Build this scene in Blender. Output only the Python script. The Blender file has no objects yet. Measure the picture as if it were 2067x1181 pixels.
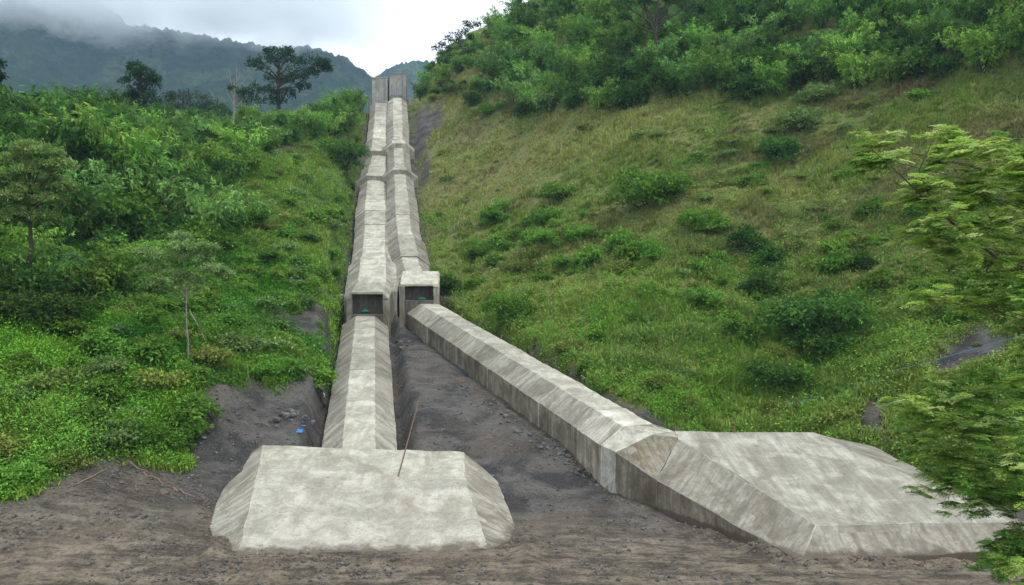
import bpy, bmesh, math, random
import numpy as np
from mathutils import Vector, Matrix
random.seed(7); RNG = np.random.default_rng(11)
C = bpy.context.scene.collection
scene = bpy.context.scene
R = math.radians

# ---------------------------------------------------------------- camera
FPX, CX, CY, YH, HC = 1800.0, 1033.5, 590.5, 560.0, 12.0
PITCH = math.atan((CY-YH)/FPX)
cam = bpy.data.cameras.new('camera'); camo = bpy.data.objects.new('camera', cam); C.objects.link(camo)
cam.sensor_width = 36.0; cam.lens = 36.0*FPX/2067.0
cam.clip_start = 0.1; cam.clip_end = 12000
camo.location = (0, 0, HC); camo.rotation_euler = (math.pi/2-PITCH, 0, 0)
scene.camera = camo
scene.view_settings.view_transform = 'Standard'; scene.view_settings.look = 'None'
scene.view_settings.exposure = 0.70; scene.view_settings.gamma = 1.0
scene.cycles.max_bounces = 8; scene.cycles.diffuse_bounces = 3; scene.cycles.transmission_bounces = 3
scene.cycles.transparent_max_bounces = 6; scene.cycles.volume_bounces = 5
scene.cycles.use_denoising = True

# ---------------------------------------------------------------- sky and sun (overcast)
SUN_EL, SUN_AZ = R(64), R(128)          # azimuth measured from +Y clockwise: high, behind the camera and to the right
world = bpy.data.worlds.new('World'); scene.world = world; world.use_nodes = True
wn = world.node_tree; wn.nodes.clear()
def N(nt, t, **k):
    n = nt.nodes.new(t)
    for a, b in k.items(): setattr(n, a, b)
    return n
out = N(wn, 'ShaderNodeOutputWorld'); bg = N(wn, 'ShaderNodeBackground'); bg.inputs['Strength'].default_value = 0.135
sky = N(wn, 'ShaderNodeTexSky', sky_type='NISHITA', sun_disc=False, sun_elevation=SUN_EL, sun_rotation=SUN_AZ)
tc = N(wn, 'ShaderNodeTexCoord'); mp = N(wn, 'ShaderNodeMapping'); mp.inputs['Scale'].default_value = (1.2, 1.2, 3.0)
nz = N(wn, 'ShaderNodeTexNoise'); nz.inputs['Scale'].default_value = 2.2; nz.inputs['Detail'].default_value = 5; nz.inputs['Roughness'].default_value = .5
cr = N(wn, 'ShaderNodeValToRGB')
cr.color_ramp.elements[0].position = .3; cr.color_ramp.elements[0].color = (6.6, 7.2, 8.0, 1)
cr.color_ramp.elements[1].position = .68; cr.color_ramp.elements[1].color = (8.4, 8.5, 8.6, 1)
mx = N(wn, 'ShaderNodeMix', data_type='RGBA'); mx.inputs[0].default_value = .93
wn.links.new(tc.outputs['Generated'], mp.inputs[0]); wn.links.new(mp.outputs[0], nz.inputs[0]); wn.links.new(nz.outputs[0], cr.inputs[0])
wn.links.new(sky.outputs[0], mx.inputs[6]); wn.links.new(cr.outputs[0], mx.inputs[7]); wn.links.new(mx.outputs[2], bg.inputs[0]); wn.links.new(bg.outputs[0], out.inputs[0])
sl = bpy.data.lights.new('sun', 'SUN'); slo = bpy.data.objects.new('sun', sl); C.objects.link(slo)
sl.energy = 1.5; sl.angle = R(12); sl.color = (1.0, .95, .86)
sd = Vector((math.sin(SUN_AZ)*math.cos(SUN_EL), math.cos(SUN_AZ)*math.cos(SUN_EL), math.sin(SUN_EL)))
slo.rotation_euler = sd.to_track_quat('Z', 'Y').to_euler(); slo.location = (0, -20, 60)

# ---------------------------------------------------------------- helpers
cp, sp = math.cos(PITCH), math.sin(PITCH)
def U(px, py, d):
    """world point seen at photograph pixel (px,py) at distance d along +Y"""
    a = (px-CX)/FPX; b = -(py-CY)/FPX
    dx, dy, dz = a, cp + b*sp, -sp + b*cp
    t = d/dy
    return np.array((dx*t, d, HC + dz*t))
def proj(p):
    x, y, z = p[..., 0], p[..., 1], p[..., 2]-HC
    f = y*cp - z*sp; u = y*sp + z*cp
    return CX + FPX*x/f, CY - FPX*u/f
def tag(o, label=None, cat=None, group=None, kind=None):
    if label: o['label'] = label
    if cat: o['category'] = cat
    if group: o['group'] = group
    if kind: o['kind'] = kind
    return o
def empty(name, loc=(0, 0, 0), rz=0):
    o = bpy.data.objects.new(name, None); o.location = loc; o.rotation_euler = (0, 0, rz); o.empty_display_size = .2
    C.objects.link(o); return o
def link(name, me, mat=None, parent=None):
    o = bpy.data.objects.new(name, me); C.objects.link(o)
    if mat is not None and not me.materials:
        for m in (mat if isinstance(mat, (list, tuple)) else [mat]): me.materials.append(m)
    if parent is not None: o.parent = parent
    return o
def mesh_np(name, V, F, col=None, smooth=False, mats=None, midx=None):
    V = np.asarray(V, dtype=np.float32); F = np.asarray(F, dtype=np.int32); k = F.shape[1]
    me = bpy.data.meshes.new(name); me.vertices.add(len(V)); me.vertices.foreach_set('co', V.ravel())
    me.loops.add(F.size); me.loops.foreach_set('vertex_index', F.ravel())
    me.polygons.add(len(F)); me.polygons.foreach_set('loop_start', np.arange(0, F.size, k, dtype=np.int32))
    try: me.polygons.foreach_set('loop_total', np.full(len(F), k, dtype=np.int32))
    except Exception: pass
    if smooth: me.polygons.foreach_set('use_smooth', np.ones(len(F), dtype=bool))
    if col is not None:
        a = me.attributes.new('Col', 'FLOAT_COLOR', 'POINT')
        c4 = np.ones((len(V), 4), dtype=np.float32); c4[:, :3] = col; a.data.foreach_set('color', c4.ravel())
    for m in (mats or []): me.materials.append(m)
    if midx is not None: me.polygons.foreach_set('material_index', np.asarray(midx, dtype=np.int32))
    me.update(calc_edges=True); me.validate()
    return me
def _h(ix, iy, s):
    n = (ix.astype(np.int64)*374761393 + iy.astype(np.int64)*668265263 + s*974634777) & 0xffffffff
    n = ((n ^ (n >> 13))*1274126177) & 0xffffffff
    return ((n ^ (n >> 16)) & 0xffffff)/float(0xffffff)
def vn(x, y, s=0):
    x = np.asarray(x, float); y = np.asarray(y, float)
    ix = np.floor(x); iy = np.floor(y); fx = x-ix; fy = y-iy
    fx = fx*fx*(3-2*fx); fy = fy*fy*(3-2*fy); ix = ix.astype(np.int64); iy = iy.astype(np.int64)
    a = _h(ix, iy, s); b = _h(ix+1, iy, s); c = _h(ix, iy+1, s); d = _h(ix+1, iy+1, s)
    return (a*(1-fx)+b*fx)*(1-fy)+(c*(1-fx)+d*fx)*fy
def fbm(x, y, o=4, s=0):
    r = 0; a = 1; t = 0
    for i in range(o): r = r + a*(vn(x*2**i+17.3*i, y*2**i-9.1*i, s+i)-.5); t += a; a *= .5
    return r/t*2
def sstep(a, b, x):
    t = np.clip((x-a)/(b-a), 0, 1); return t*t*(3-2*t)
def inpoly(poly, x, y):
    r = np.zeros(np.shape(x), bool); n = len(poly)
    for i in range(n):
        x1, y1 = poly[i]; x2, y2 = poly[(i+1) % n]
        c = ((y1 > y) != (y2 > y)) & (x < (x2-x1)*(y-y1)/((y2-y1) if y2 != y1 else 1e-9)+x1)
        r ^= c
    return r

# ---------------------------------------------------------------- materials
def new_mat(name):
    m = bpy.data.materials.new(name); m.use_nodes = True; nt = m.node_tree; nt.nodes.clear()
    o = N(nt, 'ShaderNodeOutputMaterial'); return m, nt, o
def mixc(nt, fac, a, b, mode='MIX'):
    n = N(nt, 'ShaderNodeMix', data_type='RGBA', blend_type=mode)
    for s, v in ((0, fac), (6, a), (7, b)):
        if hasattr(v, 'is_linked') or hasattr(v, 'links'): nt.links.new(v, n.inputs[s])
        elif s == 0: n.inputs[0].default_value = v
        else: n.inputs[s].default_value = (*v, 1) if len(v) == 3 else v
    return n.outputs[2]
def noise(nt, vec, scale, detail=4, rough=.55, dist=0):
    n = N(nt, 'ShaderNodeTexNoise'); n.inputs['Scale'].default_value = scale; n.inputs['Detail'].default_value = detail
    n.inputs['Roughness'].default_value = rough; n.inputs['Distortion'].default_value = dist
    if vec is not None: nt.links.new(vec, n.inputs['Vector'])
    return n.outputs[0]
def ramp(nt, v, a, b, ca=(0, 0, 0), cb=(1, 1, 1)):
    n = N(nt, 'ShaderNodeValToRGB'); e = n.color_ramp.elements
    e[0].position = a; e[0].color = (*ca, 1); e[1].position = b; e[1].color = (*cb, 1); nt.links.new(v, n.inputs[0]); return n.outputs[0]
def mathn(nt, op, a, b=None):
    n = N(nt, 'ShaderNodeMath', operation=op)
    for i, v in enumerate((a, b)):
        if v is None: continue
        if isinstance(v, (int, float)): n.inputs[i].default_value = v
        else: nt.links.new(v, n.inputs[i])
    return n.outputs[0]
def mapping(nt, vec, scale):
    n = N(nt, 'ShaderNodeMapping'); n.inputs['Scale'].default_value = scale; nt.links.new(vec, n.inputs[0]); return n.outputs[0]

def concrete(name, lo, hi, stain=(.17, .14, .10), stain_amt=.5, streak=.5, pit=.5, green=0.0):
    m, nt, o = new_mat(name)
    geo = N(nt, 'ShaderNodeNewGeometry').outputs['Position']; uv = N(nt, 'ShaderNodeUVMap', uv_map='UVMap').outputs[0]
    oi = N(nt, 'ShaderNodeObjectInfo').outputs['Random']
    base = mixc(nt, ramp(nt, noise(nt, geo, .55, 7, .68, .6), .42, .58), lo, hi)
    base = mixc(nt, mathn(nt, 'MULTIPLY', ramp(nt, noise(nt, geo, 3.3, 6, .7), .45, .75), .35), base, tuple(c*1.25 for c in hi))
    # shutter board lines and rain streaks run down the steepest line of each face
    s1 = noise(nt, mapping(nt, uv, (3.2, .16, 1)), 1.0, 7, .72, .12)
    base = mixc(nt, mathn(nt, 'MULTIPLY', ramp(nt, s1, .47, .57), streak), base, tuple(c*.62 for c in lo))
    s2 = noise(nt, mapping(nt, uv, (9, .35, 1)), 1.0, 3, .6)
    base = mixc(nt, mathn(nt, 'MULTIPLY', ramp(nt, s2, .55, .7), streak*.3), base, tuple(min(1, c*1.3) for c in hi))
    st = noise(nt, mapping(nt, uv, (.5, .22, 1)), 1.3, 6, .7, .8)
    base = mixc(nt, mathn(nt, 'MULTIPLY', ramp(nt, st, .47, .63), stain_amt), base, stain)
    pf = noise(nt, geo, 5.5, 4, .75)
    base = mixc(nt, mathn(nt, 'MULTIPLY', ramp(nt, pf, .60, .68), pit), base, tuple(c*.45 for c in lo))
    base = mixc(nt, mathn(nt, 'MULTIPLY', ramp(nt, noise(nt, geo, 13, 4, .8), .60, .66), pit*.8), base, tuple(c*.4 for c in lo))
    base = mixc(nt, mathn(nt, 'MULTIPLY', ramp(nt, noise(nt, geo, 1.9, 8, .8, .5), .52, .62), .55), base, tuple(c*.72 for c in lo))
    gr = noise(nt, geo, 28, 3, .7)
    base = mixc(nt, 1.0, base, ramp(nt, gr, .25, .75, (.8, .8, .8), (1.15, 1.15, 1.15)), 'MULTIPLY')
    tn = N(nt, 'ShaderNodeMapRange'); nt.links.new(oi, tn.inputs[0]); tn.inputs[3].default_value = .80; tn.inputs[4].default_value = 1.10
    hs = N(nt, 'ShaderNodeHueSaturation'); nt.links.new(base, hs.inputs['Color']); nt.links.new(tn.outputs[0], hs.inputs['Value'])
    at = N(nt, 'ShaderNodeAttribute', attribute_type='OBJECT', attribute_name='pale')
    colr = mixc(nt, at.outputs['Fac'], hs.outputs[0], mixc(nt, 1.0, hs.outputs[0], (1.5, 1.5, 1.55), 'MULTIPLY'))
    sz_ = N(nt, 'ShaderNodeSeparateXYZ'); nt.links.new(geo, sz_.inputs[0])   # mud splashed on the lowest half metre above the yard
    mz = mathn(nt, 'SUBTRACT', mathn(nt, 'MULTIPLY', noise(nt, geo, 1.3, 7, .75), .9), mathn(nt, 'ADD', mathn(nt, 'MULTIPLY', sz_.outputs[2], 1.6), .22))
    mz = ramp(nt, mathn(nt, 'MULTIPLY', mz, 5.0), 0, 1)
    colr = mixc(nt, mathn(nt, 'MULTIPLY', mz, .85), colr, (.085, .068, .05))
    b = N(nt, 'ShaderNodeBsdfPrincipled'); b.inputs['Roughness'].default_value = .9; b.inputs['Specular IOR Level'].default_value = .25
    nt.links.new(colr, b.inputs['Base Color'])
    bp = N(nt, 'ShaderNodeBump'); bp.inputs['Strength'].default_value = .55; bp.inputs['Distance'].default_value = .06
    hsum = mathn(nt, 'ADD', mathn(nt, 'MULTIPLY', s1, .9), mathn(nt, 'ADD', noise(nt, geo, 9, 6, .7), mathn(nt, 'MULTIPLY', pf, -.5)))
    nt.links.new(hsum, bp.inputs['Height']); nt.links.new(bp.outputs[0], b.inputs['Normal'])
    nt.links.new(b.outputs[0], o.inputs[0]); return m
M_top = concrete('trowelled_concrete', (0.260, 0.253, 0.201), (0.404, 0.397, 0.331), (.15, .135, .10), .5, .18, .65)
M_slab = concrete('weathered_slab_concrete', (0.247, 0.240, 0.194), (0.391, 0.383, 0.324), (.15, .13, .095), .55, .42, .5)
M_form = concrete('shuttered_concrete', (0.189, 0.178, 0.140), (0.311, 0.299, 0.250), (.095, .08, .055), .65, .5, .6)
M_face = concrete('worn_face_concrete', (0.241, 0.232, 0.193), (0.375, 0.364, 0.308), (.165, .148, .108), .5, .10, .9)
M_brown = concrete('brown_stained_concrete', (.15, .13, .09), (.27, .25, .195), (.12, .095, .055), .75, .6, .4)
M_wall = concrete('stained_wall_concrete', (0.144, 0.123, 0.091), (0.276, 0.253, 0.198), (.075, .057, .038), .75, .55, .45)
M_grey = concrete('grey_tower_concrete', (0.250, 0.243, 0.220), (0.358, 0.344, 0.314), (.105, .098, .08), .45, .5, .25)
M_mouth_shade = concrete('shade_toned_concrete', (.085, .078, .068), (.14, .13, .11), (.05, .035, .025), .6, .6, .4)  # shade inside the square mouths is put into this darker base colour

def leaf_mat(name, trans=.35, rnd=.35, hue=.03):
    m, nt, o = new_mat(name)
    at = N(nt, 'ShaderNodeAttribute', attribute_name='Col'); oi = N(nt, 'ShaderNodeObjectInfo')
    mr = N(nt, 'ShaderNodeMapRange'); nt.links.new(oi.outputs['Random'], mr.inputs[0]); mr.inputs[3].default_value = 1-rnd; mr.inputs[4].default_value = 1+rnd
    mh = N(nt, 'ShaderNodeMapRange'); nt.links.new(mathn(nt, 'FRACT', mathn(nt, 'MULTIPLY', oi.outputs['Random'], 37.7)), mh.inputs[0]); mh.inputs[3].default_value = .5-hue; mh.inputs[4].default_value = .5+hue
    hs = N(nt, 'ShaderNodeHueSaturation'); nt.links.new(at.outputs['Color'], hs.inputs['Color']); nt.links.new(mr.outputs[0], hs.inputs['Value']); nt.links.new(mh.outputs[0], hs.inputs['Hue'])
    d = N(nt, 'ShaderNodeBsdfDiffuse'); t = N(nt, 'ShaderNodeBsdfTranslucent'); ms = N(nt, 'ShaderNodeMixShader'); ms.inputs[0].default_value = trans
    nt.links.new(hs.outputs[0], d.inputs[0]); nt.links.new(hs.outputs[0], t.inputs[0]); nt.links.new(d.outputs[0], ms.inputs[1]); nt.links.new(t.outputs[0], ms.inputs[2])
    nt.links.new(ms.outputs[0], o.inputs[0]); return m
M_leaf = leaf_mat('leaves', .35, .32, .012); M_grass = leaf_mat('grass_blades', .3, 0, 0); M_tree = leaf_mat('tree_leaves', .42, .1, .01)
def plain(name, col, rough=.8, var=.25, scale=6, metal=0):
    m, nt, o = new_mat(name); geo = N(nt, 'ShaderNodeNewGeometry').outputs['Position']
    b = N(nt, 'ShaderNodeBsdfPrincipled'); b.inputs['Roughness'].default_value = rough; b.inputs['Metallic'].default_value = metal; b.inputs['Specular IOR Level'].default_value = .3
    c = ramp(nt, noise(nt, geo, scale, 5, .65), .3, .7, tuple(x*(1-var) for x in col), tuple(min(1, x*(1+var)) for x in col))
    nt.links.new(c, b.inputs['Base Color']); nt.links.new(b.outputs[0], o.inputs[0]); return m
M_bark = plain('bark', (.055, .045, .035), .95, .4, 9); M_palebark = plain('pale_bark', (.22, .20, .17), .95, .35, 5)
M_blue = plain('blue_sheet', (.10, .33, .75), .5, .15); M_green = plain('green_sheet', (.02, .26, .17), .5, .2)
M_hose = plain('blue_hose', (.04, .13, .25), .5, .2); M_wood = plain('weathered_pole', (.19, .13, .09), .85, .3, 12)
M_rock = plain('rock', (.085, .082, .078), .95, .75, 3.5); M_clod = plain('brown_clods', (.115, .088, .062), .95, .6, 2.5); M_junk = plain('pale_sacking', (.35, .38, .40), .9, .4, 4); M_rust = plain('rusty_steel', (.20, .08, .04), .8, .4, 14)
M_dark = plain('shadow_gap_steel', (.05, .05, .05), .8, .3, 6)

# ---------------------------------------------------------------- terrain
UP_L = [(742, 581, 92.2), (750, 459, 118), (753, 362, 154), (760, 312, 172), (766, 207, 207)]
UP_R = [(838, 549, 97.5), (829, 530, 102), (814, 450, 118), (807, 348, 154), (804, 297, 172), (802, 197, 207)]
LOW_L = [(724, 909, 51.3), (727, 835, 57), (737, 636, 90)]
LOW_R = [(1288, 857, 50.0), (860, 609, 94)]
ctrl_px = [
 # yard and gully between the casings
 (1050, 1050, 42.5), (1225, 975, 50), (1100, 900, 54), (1150, 930, 52), (900, 770, 70), (960, 820, 62), (820, 800, 62), (800, 700, 86), (840, 900, 54), (1000, 980, 48.5),
 # left of the lower casing, cut bank
 (640, 800, 60), (660, 740, 66), (685, 660, 80), (690, 620, 86), (620, 900, 51.5), (500, 880, 52.5), (400, 962, 48), (430, 860, 53), (540, 800, 58.5), (540, 772, 61), (450, 768, 58), (405, 800, 54),
 (580, 720, 66), (600, 640, 76), (640, 580, 86), (690, 560, 93), (500, 700, 65), (500, 600, 78), (560, 500, 95), (620, 480, 100), (640, 420, 115),
 (400, 720, 59), (400, 600, 74), (400, 480, 90), (300, 780, 53), (300, 650, 64), (300, 500, 85), (200, 860, 48.5), (200, 700, 57), (200, 580, 71), (60, 950, 44.5), (0, 850, 47), (0, 700, 54), (0, 560, 66), (100, 440, 80),
 (-200, 1000, 42), (-200, 700, 50), (-200, 450, 66), (-200, 300, 95), (100, 340, 103), (300, 400, 98), (300, 310, 125), (100, 275, 132), (450, 380, 108), (520, 330, 117), (600, 320, 130), (450, 290, 140), (300, 262, 150), (600, 250, 158), (680, 290, 152),
 (690, 450, 120), (715, 350, 150), (700, 240, 182), (728, 215, 200), (650, 225, 185),
 # left strip of the bottom
 (0, 1010, 42), (150, 970, 43.5), (250, 965, 45), (-300, 1030, 41),
 # right hillside by columns
 (1380, 880, 56), (1640, 890, 58), (1850, 960, 52), (1640, 800, 62), (1640, 700, 68), (1640, 560, 80), (1640, 400, 96), (1640, 250, 113), (1640, 100, 131), (1640, 0, 145), (1640, -150, 166),
 (2100, 1050, 46.5), (2067, 850, 51.5), (2067, 700, 58), (2067, 500, 70), (2067, 300, 85), (2067, 150, 98), (2067, 0, 114), (2067, -150, 130), (2500, 900, 48), (2500, 400, 66), (2500, 0, 95),
 (1300, 848, 57), (1300, 700, 68), (1300, 550, 84), (1300, 400, 104), (1300, 250, 125), (1300, 100, 147), (1300, 0, 162), (1300, -120, 178),
 (1120, 735, 68), (1100, 600, 84), (1100, 450, 110), (1100, 350, 130), (1100, 230, 155), (1100, 100, 179), (1100, 5, 200),
 (950, 640, 90), (950, 500, 114), (950, 400, 136), (950, 300, 158), (950, 200, 181), (950, 115, 206),
 (888, 590, 100), (876, 480, 122), (865, 380, 150), (890, 290, 177), (905, 225, 192), (856, 205, 208), (860, 165, 228), (890, 125, 240)]
ctrl_w = [(-35, 30, 0), (0, 30, 0), (35, 30, 0), (-20, 37, 0), (0, 38, 0), (12, 36, 0), (25, 37, 0), (3, 41, .05), (-60, 0, 0), (0, -60, 0), (60, 0, 0), (0, 0, 0), (45, 34, .3), (-45, 34, .3),
 (-35, 245, 40), (-33, 232, 47), (-20, 250, 48), (-60, 230, 36), (-90, 200, 26), (-120, 240, 12), (-60, 300, 10), (-200, 120, 20), (-200, 300, 0), (-20, 290, 45), (0, 260, 72), (0, 330, 50), (40, 270, 88), (100, 300, 90), (-5, 235, 77),
 (180, 200, 110), (200, 60, 60), (200, -80, 40), (-200, -80, 0), (-150, 40, 10)]
P = np.array([U(*c) for c in ctrl_px] + [np.array(c, float) for c in ctrl_w])
def tps_fit(P, lam=.02):
    xy = P[:, :2]/50.0; n = len(xy)
    d2 = ((xy[:, None]-xy[None])**2).sum(-1); K = np.where(d2 > 0, d2*np.log(d2+1e-12), 0)+lam*np.eye(n)
    Q = np.hstack([np.ones((n, 1)), xy]); A = np.zeros((n+3, n+3)); A[:n, :n] = K; A[:n, n:] = Q; A[n:, :n] = Q.T
    return np.linalg.solve(A, np.concatenate([P[:, 2], np.zeros(3)]))
W_ = tps_fit(P)
def tps(x, y):
    x = x/50; y = y/50; r = W_[-3]+W_[-2]*x+W_[-1]*y
    for i, p in enumerate(P):
        d2 = (x-p[0]/50)**2+(y-p[1]/50)**2; r = r+W_[i]*d2*np.log(d2+1e-12)
    return r
def axis(lo, hi, flo, fhi, step, grow):
    a = list(np.arange(flo, fhi, step)); s = step; v = a[-1]
    while v < hi: s *= grow; v += s; a.append(v)
    s = step; v = a[0]
    while v > lo: s *= grow; v -= s; a.insert(0, v)
    return np.array(a)
gx = axis(-1900, 1900, -34, 44, .36, 1.035); gy = axis(-400, 2200, 30, 100, .33, 1.03)
X, Y = np.meshgrid(gx, gy)
Z = tps(X, Y)
rad = np.hypot(X, Y-80); Z = Z*(1-sstep(260, 600, rad)) + 5*sstep(260, 600, rad)
Z = np.where(Y < 34, Z*sstep(26, 34, Y), Z)                      # flat yard towards the camera
# distance to a polyline, with height of the line at the nearest spot
def near_line(pts, X, Y):
    best = np.full(X.shape, 1e9); bz = np.zeros(X.shape)
    for a, b in zip(pts[:-1], pts[1:]):
        dx, dy = b[0]-a[0], b[1]-a[1]; t = np.clip(((X-a[0])*dx+(Y-a[1])*dy)/(dx*dx+dy*dy), 0, 1)
        d = np.hypot(X-a[0]-t*dx, Y-a[1]-t*dy); z = a[2]+t*(b[2]-a[2]); m = d < best
        best = np.where(m, d, best); bz = np.where(m, z, bz)
    return best, bz
uL = [U(*p) for p in UP_L]; uR = [U(*p) for p in UP_R]; lL = [U(*p) for p in LOW_L]; lR = [U(*p) for p in LOW_R]
trench = np.full(X.shape, 1e9)
for ln in (uL, uR):
    d, z = near_line(ln, X, Y); f = 1-sstep(3.0, 5.6, d); Z = np.where(Z > z-2.3, Z*(1-f)+(z-2.3)*f, Z); trench = np.minimum(trench, d)
for ln, dep in ((lL, 2.3), (lR, 2.6)):
    d, z = near_line(ln, X, Y); f = 1-sstep(2.7, 3.6, d); Z = np.where(Z > z-dep, Z*(1-f)+(z-dep)*f, Z)
dL, _ = near_line(lL, X, Y); dR, _ = near_line(lR, X, Y)
Hb = Z.copy()
def hgrid(x, y, G):
    i = np.clip(np.searchsorted(gx, x)-1, 0, len(gx)-2); j = np.clip(np.searchsorted(gy, y)-1, 0, len(gy)-2)
    u = np.clip((x-gx[i])/(gx[i+1]-gx[i]), 0, 1); v = np.clip((y-gy[j])/(gy[j+1]-gy[j]), 0, 1)
    return (G[j, i]*(1-u)+G[j, i+1]*u)*(1-v)+(G[j+1, i]*(1-u)+G[j+1, i+1]*u)*v
def ray(px, py, G=None, dmax=330):
    """march the rays of photograph pixels down to the terrain"""
    G = Hb if G is None else G
    px = np.atleast_1d(np.asarray(px, float)); py = np.atleast_1d(np.asarray(py, float))
    a = (px-CX)/FPX; b = -(py-CY)/FPX; dy = cp+b*sp; dx = a/dy; dz = (-sp+b*cp)/dy
    hit = np.full(px.shape, np.nan); last = np.full(px.shape, 22.0); d = 22.0
    while d < dmax:
        st = .35 if d < 100 else .8; d2 = d+st
        z = HC+dz*d2; g = hgrid(dx*d2, np.full(px.shape, d2), G); m = np.isnan(hit) & (z <= g)
        hit[m] = d2-st*.5; d = d2
    x = dx*hit; zz = np.where(np.isnan(hit), np.nan, hgrid(np.nan_to_num(x), np.nan_to_num(hit), G))
    return np.stack([x, hit, zz], -1)
def wpoly(pl):
    r = ray([p[0] for p in pl], [p[1] for p in pl]); return [(a[0], a[1]) for a in r if not np.isnan(a[0])]
D_yard = wpoly([(0, 1020), (100, 985), (180, 935), (385, 945), (392, 800), (440, 775), (540, 768), (560, 795), (655, 802), (668, 720), (692, 640)]) + [(-17, 95), (-9, 95)] + wpoly([(1000, 690), (1200, 800), (1380, 878), (1650, 892), (1850, 965), (2067, 1045)]) + [(60, 40), (60, -80), (-90, -80), (-90, 38)]
D_pat = [wpoly(q) for q in ([(835, 225), (888, 212), (900, 238), (866, 290), (838, 345), (836, 400), (826, 420)],
  [(1700, 840), (1750, 815), (1800, 800), (1840, 770), (1790, 880), (1710, 880)], [(1880, 730), (1930, 680), (2000, 660), (2050, 690), (1960, 740), (1900, 770)],
  [(530, 640), (600, 622), (665, 650), (672, 715), (640, 690), (560, 660)], [(580, 545), (650, 590), (680, 620), (600, 605)], [(500, 312), (570, 290), (600, 292), (530, 325)], [(850, 320), (880, 345), (850, 380)],
  [(1560, 790), (1590, 780), (1580, 850), (1555, 850)], [(180, 820), (240, 790), (260, 830), (200, 870)], [(880, 590), (905, 590), (930, 640), (885, 620)])]
jx = X+fbm(X*.5, Y*.5, 4, 3)*1.4; jy = Y+fbm(X*.5, Y*.5, 4, 9)*1.4
yard = inpoly(D_yard, jx, jy)
dirt = yard.copy()
for q in D_pat: dirt |= inpoly(q, jx, jy)
tw = trench+fbm(X*.3, Y*.3, 3, 5)*.8
dirt |= (tw < 3.1)
dirtf = dirt.astype(float)
# soften the mask a little
for _ in range(2):
    dirtf[1:-1, 1:-1] = (dirtf[1:-1, 1:-1]*2+dirtf[:-2, 1:-1]+dirtf[2:, 1:-1]+dirtf[1:-1, :-2]+dirtf[1:-1, 2:])/6
# surface relief
amp = np.where((Y > 30) & (rad < 400), 1, 0)
Z = Z + (1-dirtf)*amp*(fbm(X*.10, Y*.10, 5, 21)*1.5+fbm(X*.42, Y*.42, 3, 22)*.75)*sstep(2.5, 9, np.minimum(np.minimum(dL, dR), trench))*sstep(36, 50, Y)
bank = sstep(-9, -12, X)*sstep(47.5, 51, Y)*sstep(120, 80, Y)
Z = Z + dirtf*(fbm(X*.6, Y*.6, 5, 31)*(.07+.09*sstep(46, 60, Y)) + fbm(X*2.2, Y*2.2, 2, 33)*.07)*sstep(20, 60, Y+0*X+20) + dirtf*bank*(np.abs(fbm(X*.5, Y*.5, 5, 35))*.9-.15)
blk = sstep(1.0, 4.0, np.maximum(np.maximum(-(X+13.5), X+.8), 36.4-Y))*sstep(.5, 3.5, np.maximum(4.0-X, 36.4-Y))
rut = fbm(X*.07+3+fbm(X*.1, Y*.1, 2, 44), Y*2.4, 4, 41)*sstep(45, 37, Y)
Z = Z + rut*.035*(Y > 20)*blk
# spoil heaped along the feet of the anchor blocks
def spoil(x0, y0, r, h): 
    global Z
    Z = Z + h*.6*np.exp(-((X-x0)**2+((Y-y0)*1.6)**2)/r**2)*(1+fbm(X*1.5, Y*1.5, 3, 51)*.5)
for px_, py_, d_, r_, h_ in ((440, 1095, 40.0, 1.2, .30), (560, 1122, 38.8, 1.4, .12), (760, 1130, 38.3, 2.0, .32), (900, 1136, 38.0, 1.5, .22), (1000, 1120, 39.0, .9, .3), (1045, 1080, 40.5, .8, .25), (410, 1030, 43, 1.1, .3),
                             (1230, 1030, 46, .9, .3), (1330, 1065, 43, .9, .28), (1430, 1085, 41.5, 1.0, .3), (1530, 1105, 39.8, 1.0, .35), (1700, 1125, 38.3, 1.3, .15), (1850, 1115, 39, 1.8, .3)):
    q = U(px_, py_, d_); spoil(q[0], q[1], r_, h_)
fbk = 1-sstep(.0, 2.2, np.maximum(np.maximum(-(X+13.6), X-.9), np.maximum(37.6-Y, Y-46)))
Z = Z*(1-fbk*.95) - .02*fbk
bx = np.maximum(np.abs(X+6.2)-6.6, np.abs(Y-43.5)-6.2); bx2 = near_line([U(1225, 1000, 47.5), U(1330, 1045, 44), U(1616, 1132, 38.1), U(2000, 1125, 38.0)], X, Y)[0]
berm = np.exp(-((bx-.25)/.5)**2)*(Y < 42)+np.exp(-((bx2-.2)/.45)**2)
Z = Z+berm*.24*np.clip(.6+fbm(X*.9, Y*.9, 4, 55)*1.6, 0, 2)
G_dirt = dirtf
nx, ny = len(gx), len(gy)
idx = np.arange(nx*ny).reshape(ny, nx)
F = np.stack([idx[:-1, :-1], idx[:-1, 1:], idx[1:, 1:], idx[1:, :-1]], -1).reshape(-1, 4)
me = mesh_np('ground', np.stack([X, Y, Z], -1).reshape(-1, 3), F, smooth=True)
for nm, arr in (('dirt', dirtf), ('lush', sstep(4, -6, X-fbm(X*.05, Y*.05, 3, 61)*10+(Y-60)*.22)), ('yard', (yard*1.0))):
    a = me.attributes.new(nm, 'FLOAT', 'POINT'); a.data.foreach_set('value', arr.astype(np.float32).ravel())
m, nt, o = new_mat('hillside_ground')
geo = N(nt, 'ShaderNodeNewGeometry').outputs['Position']
ad = N(nt, 'ShaderNodeAttribute', attribute_name='dirt').outputs['Fac']; al = N(nt, 'ShaderNodeAttribute', attribute_name='lush').outputs['Fac']; ay = N(nt, 'ShaderNodeAttribute', attribute_name='yard').outputs['Fac']
gr = mixc(nt, ramp(nt, noise(nt, geo, .25, 6, .65), .4, .6), (.150, .145, .055), (.110, .150, .040))
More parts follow.
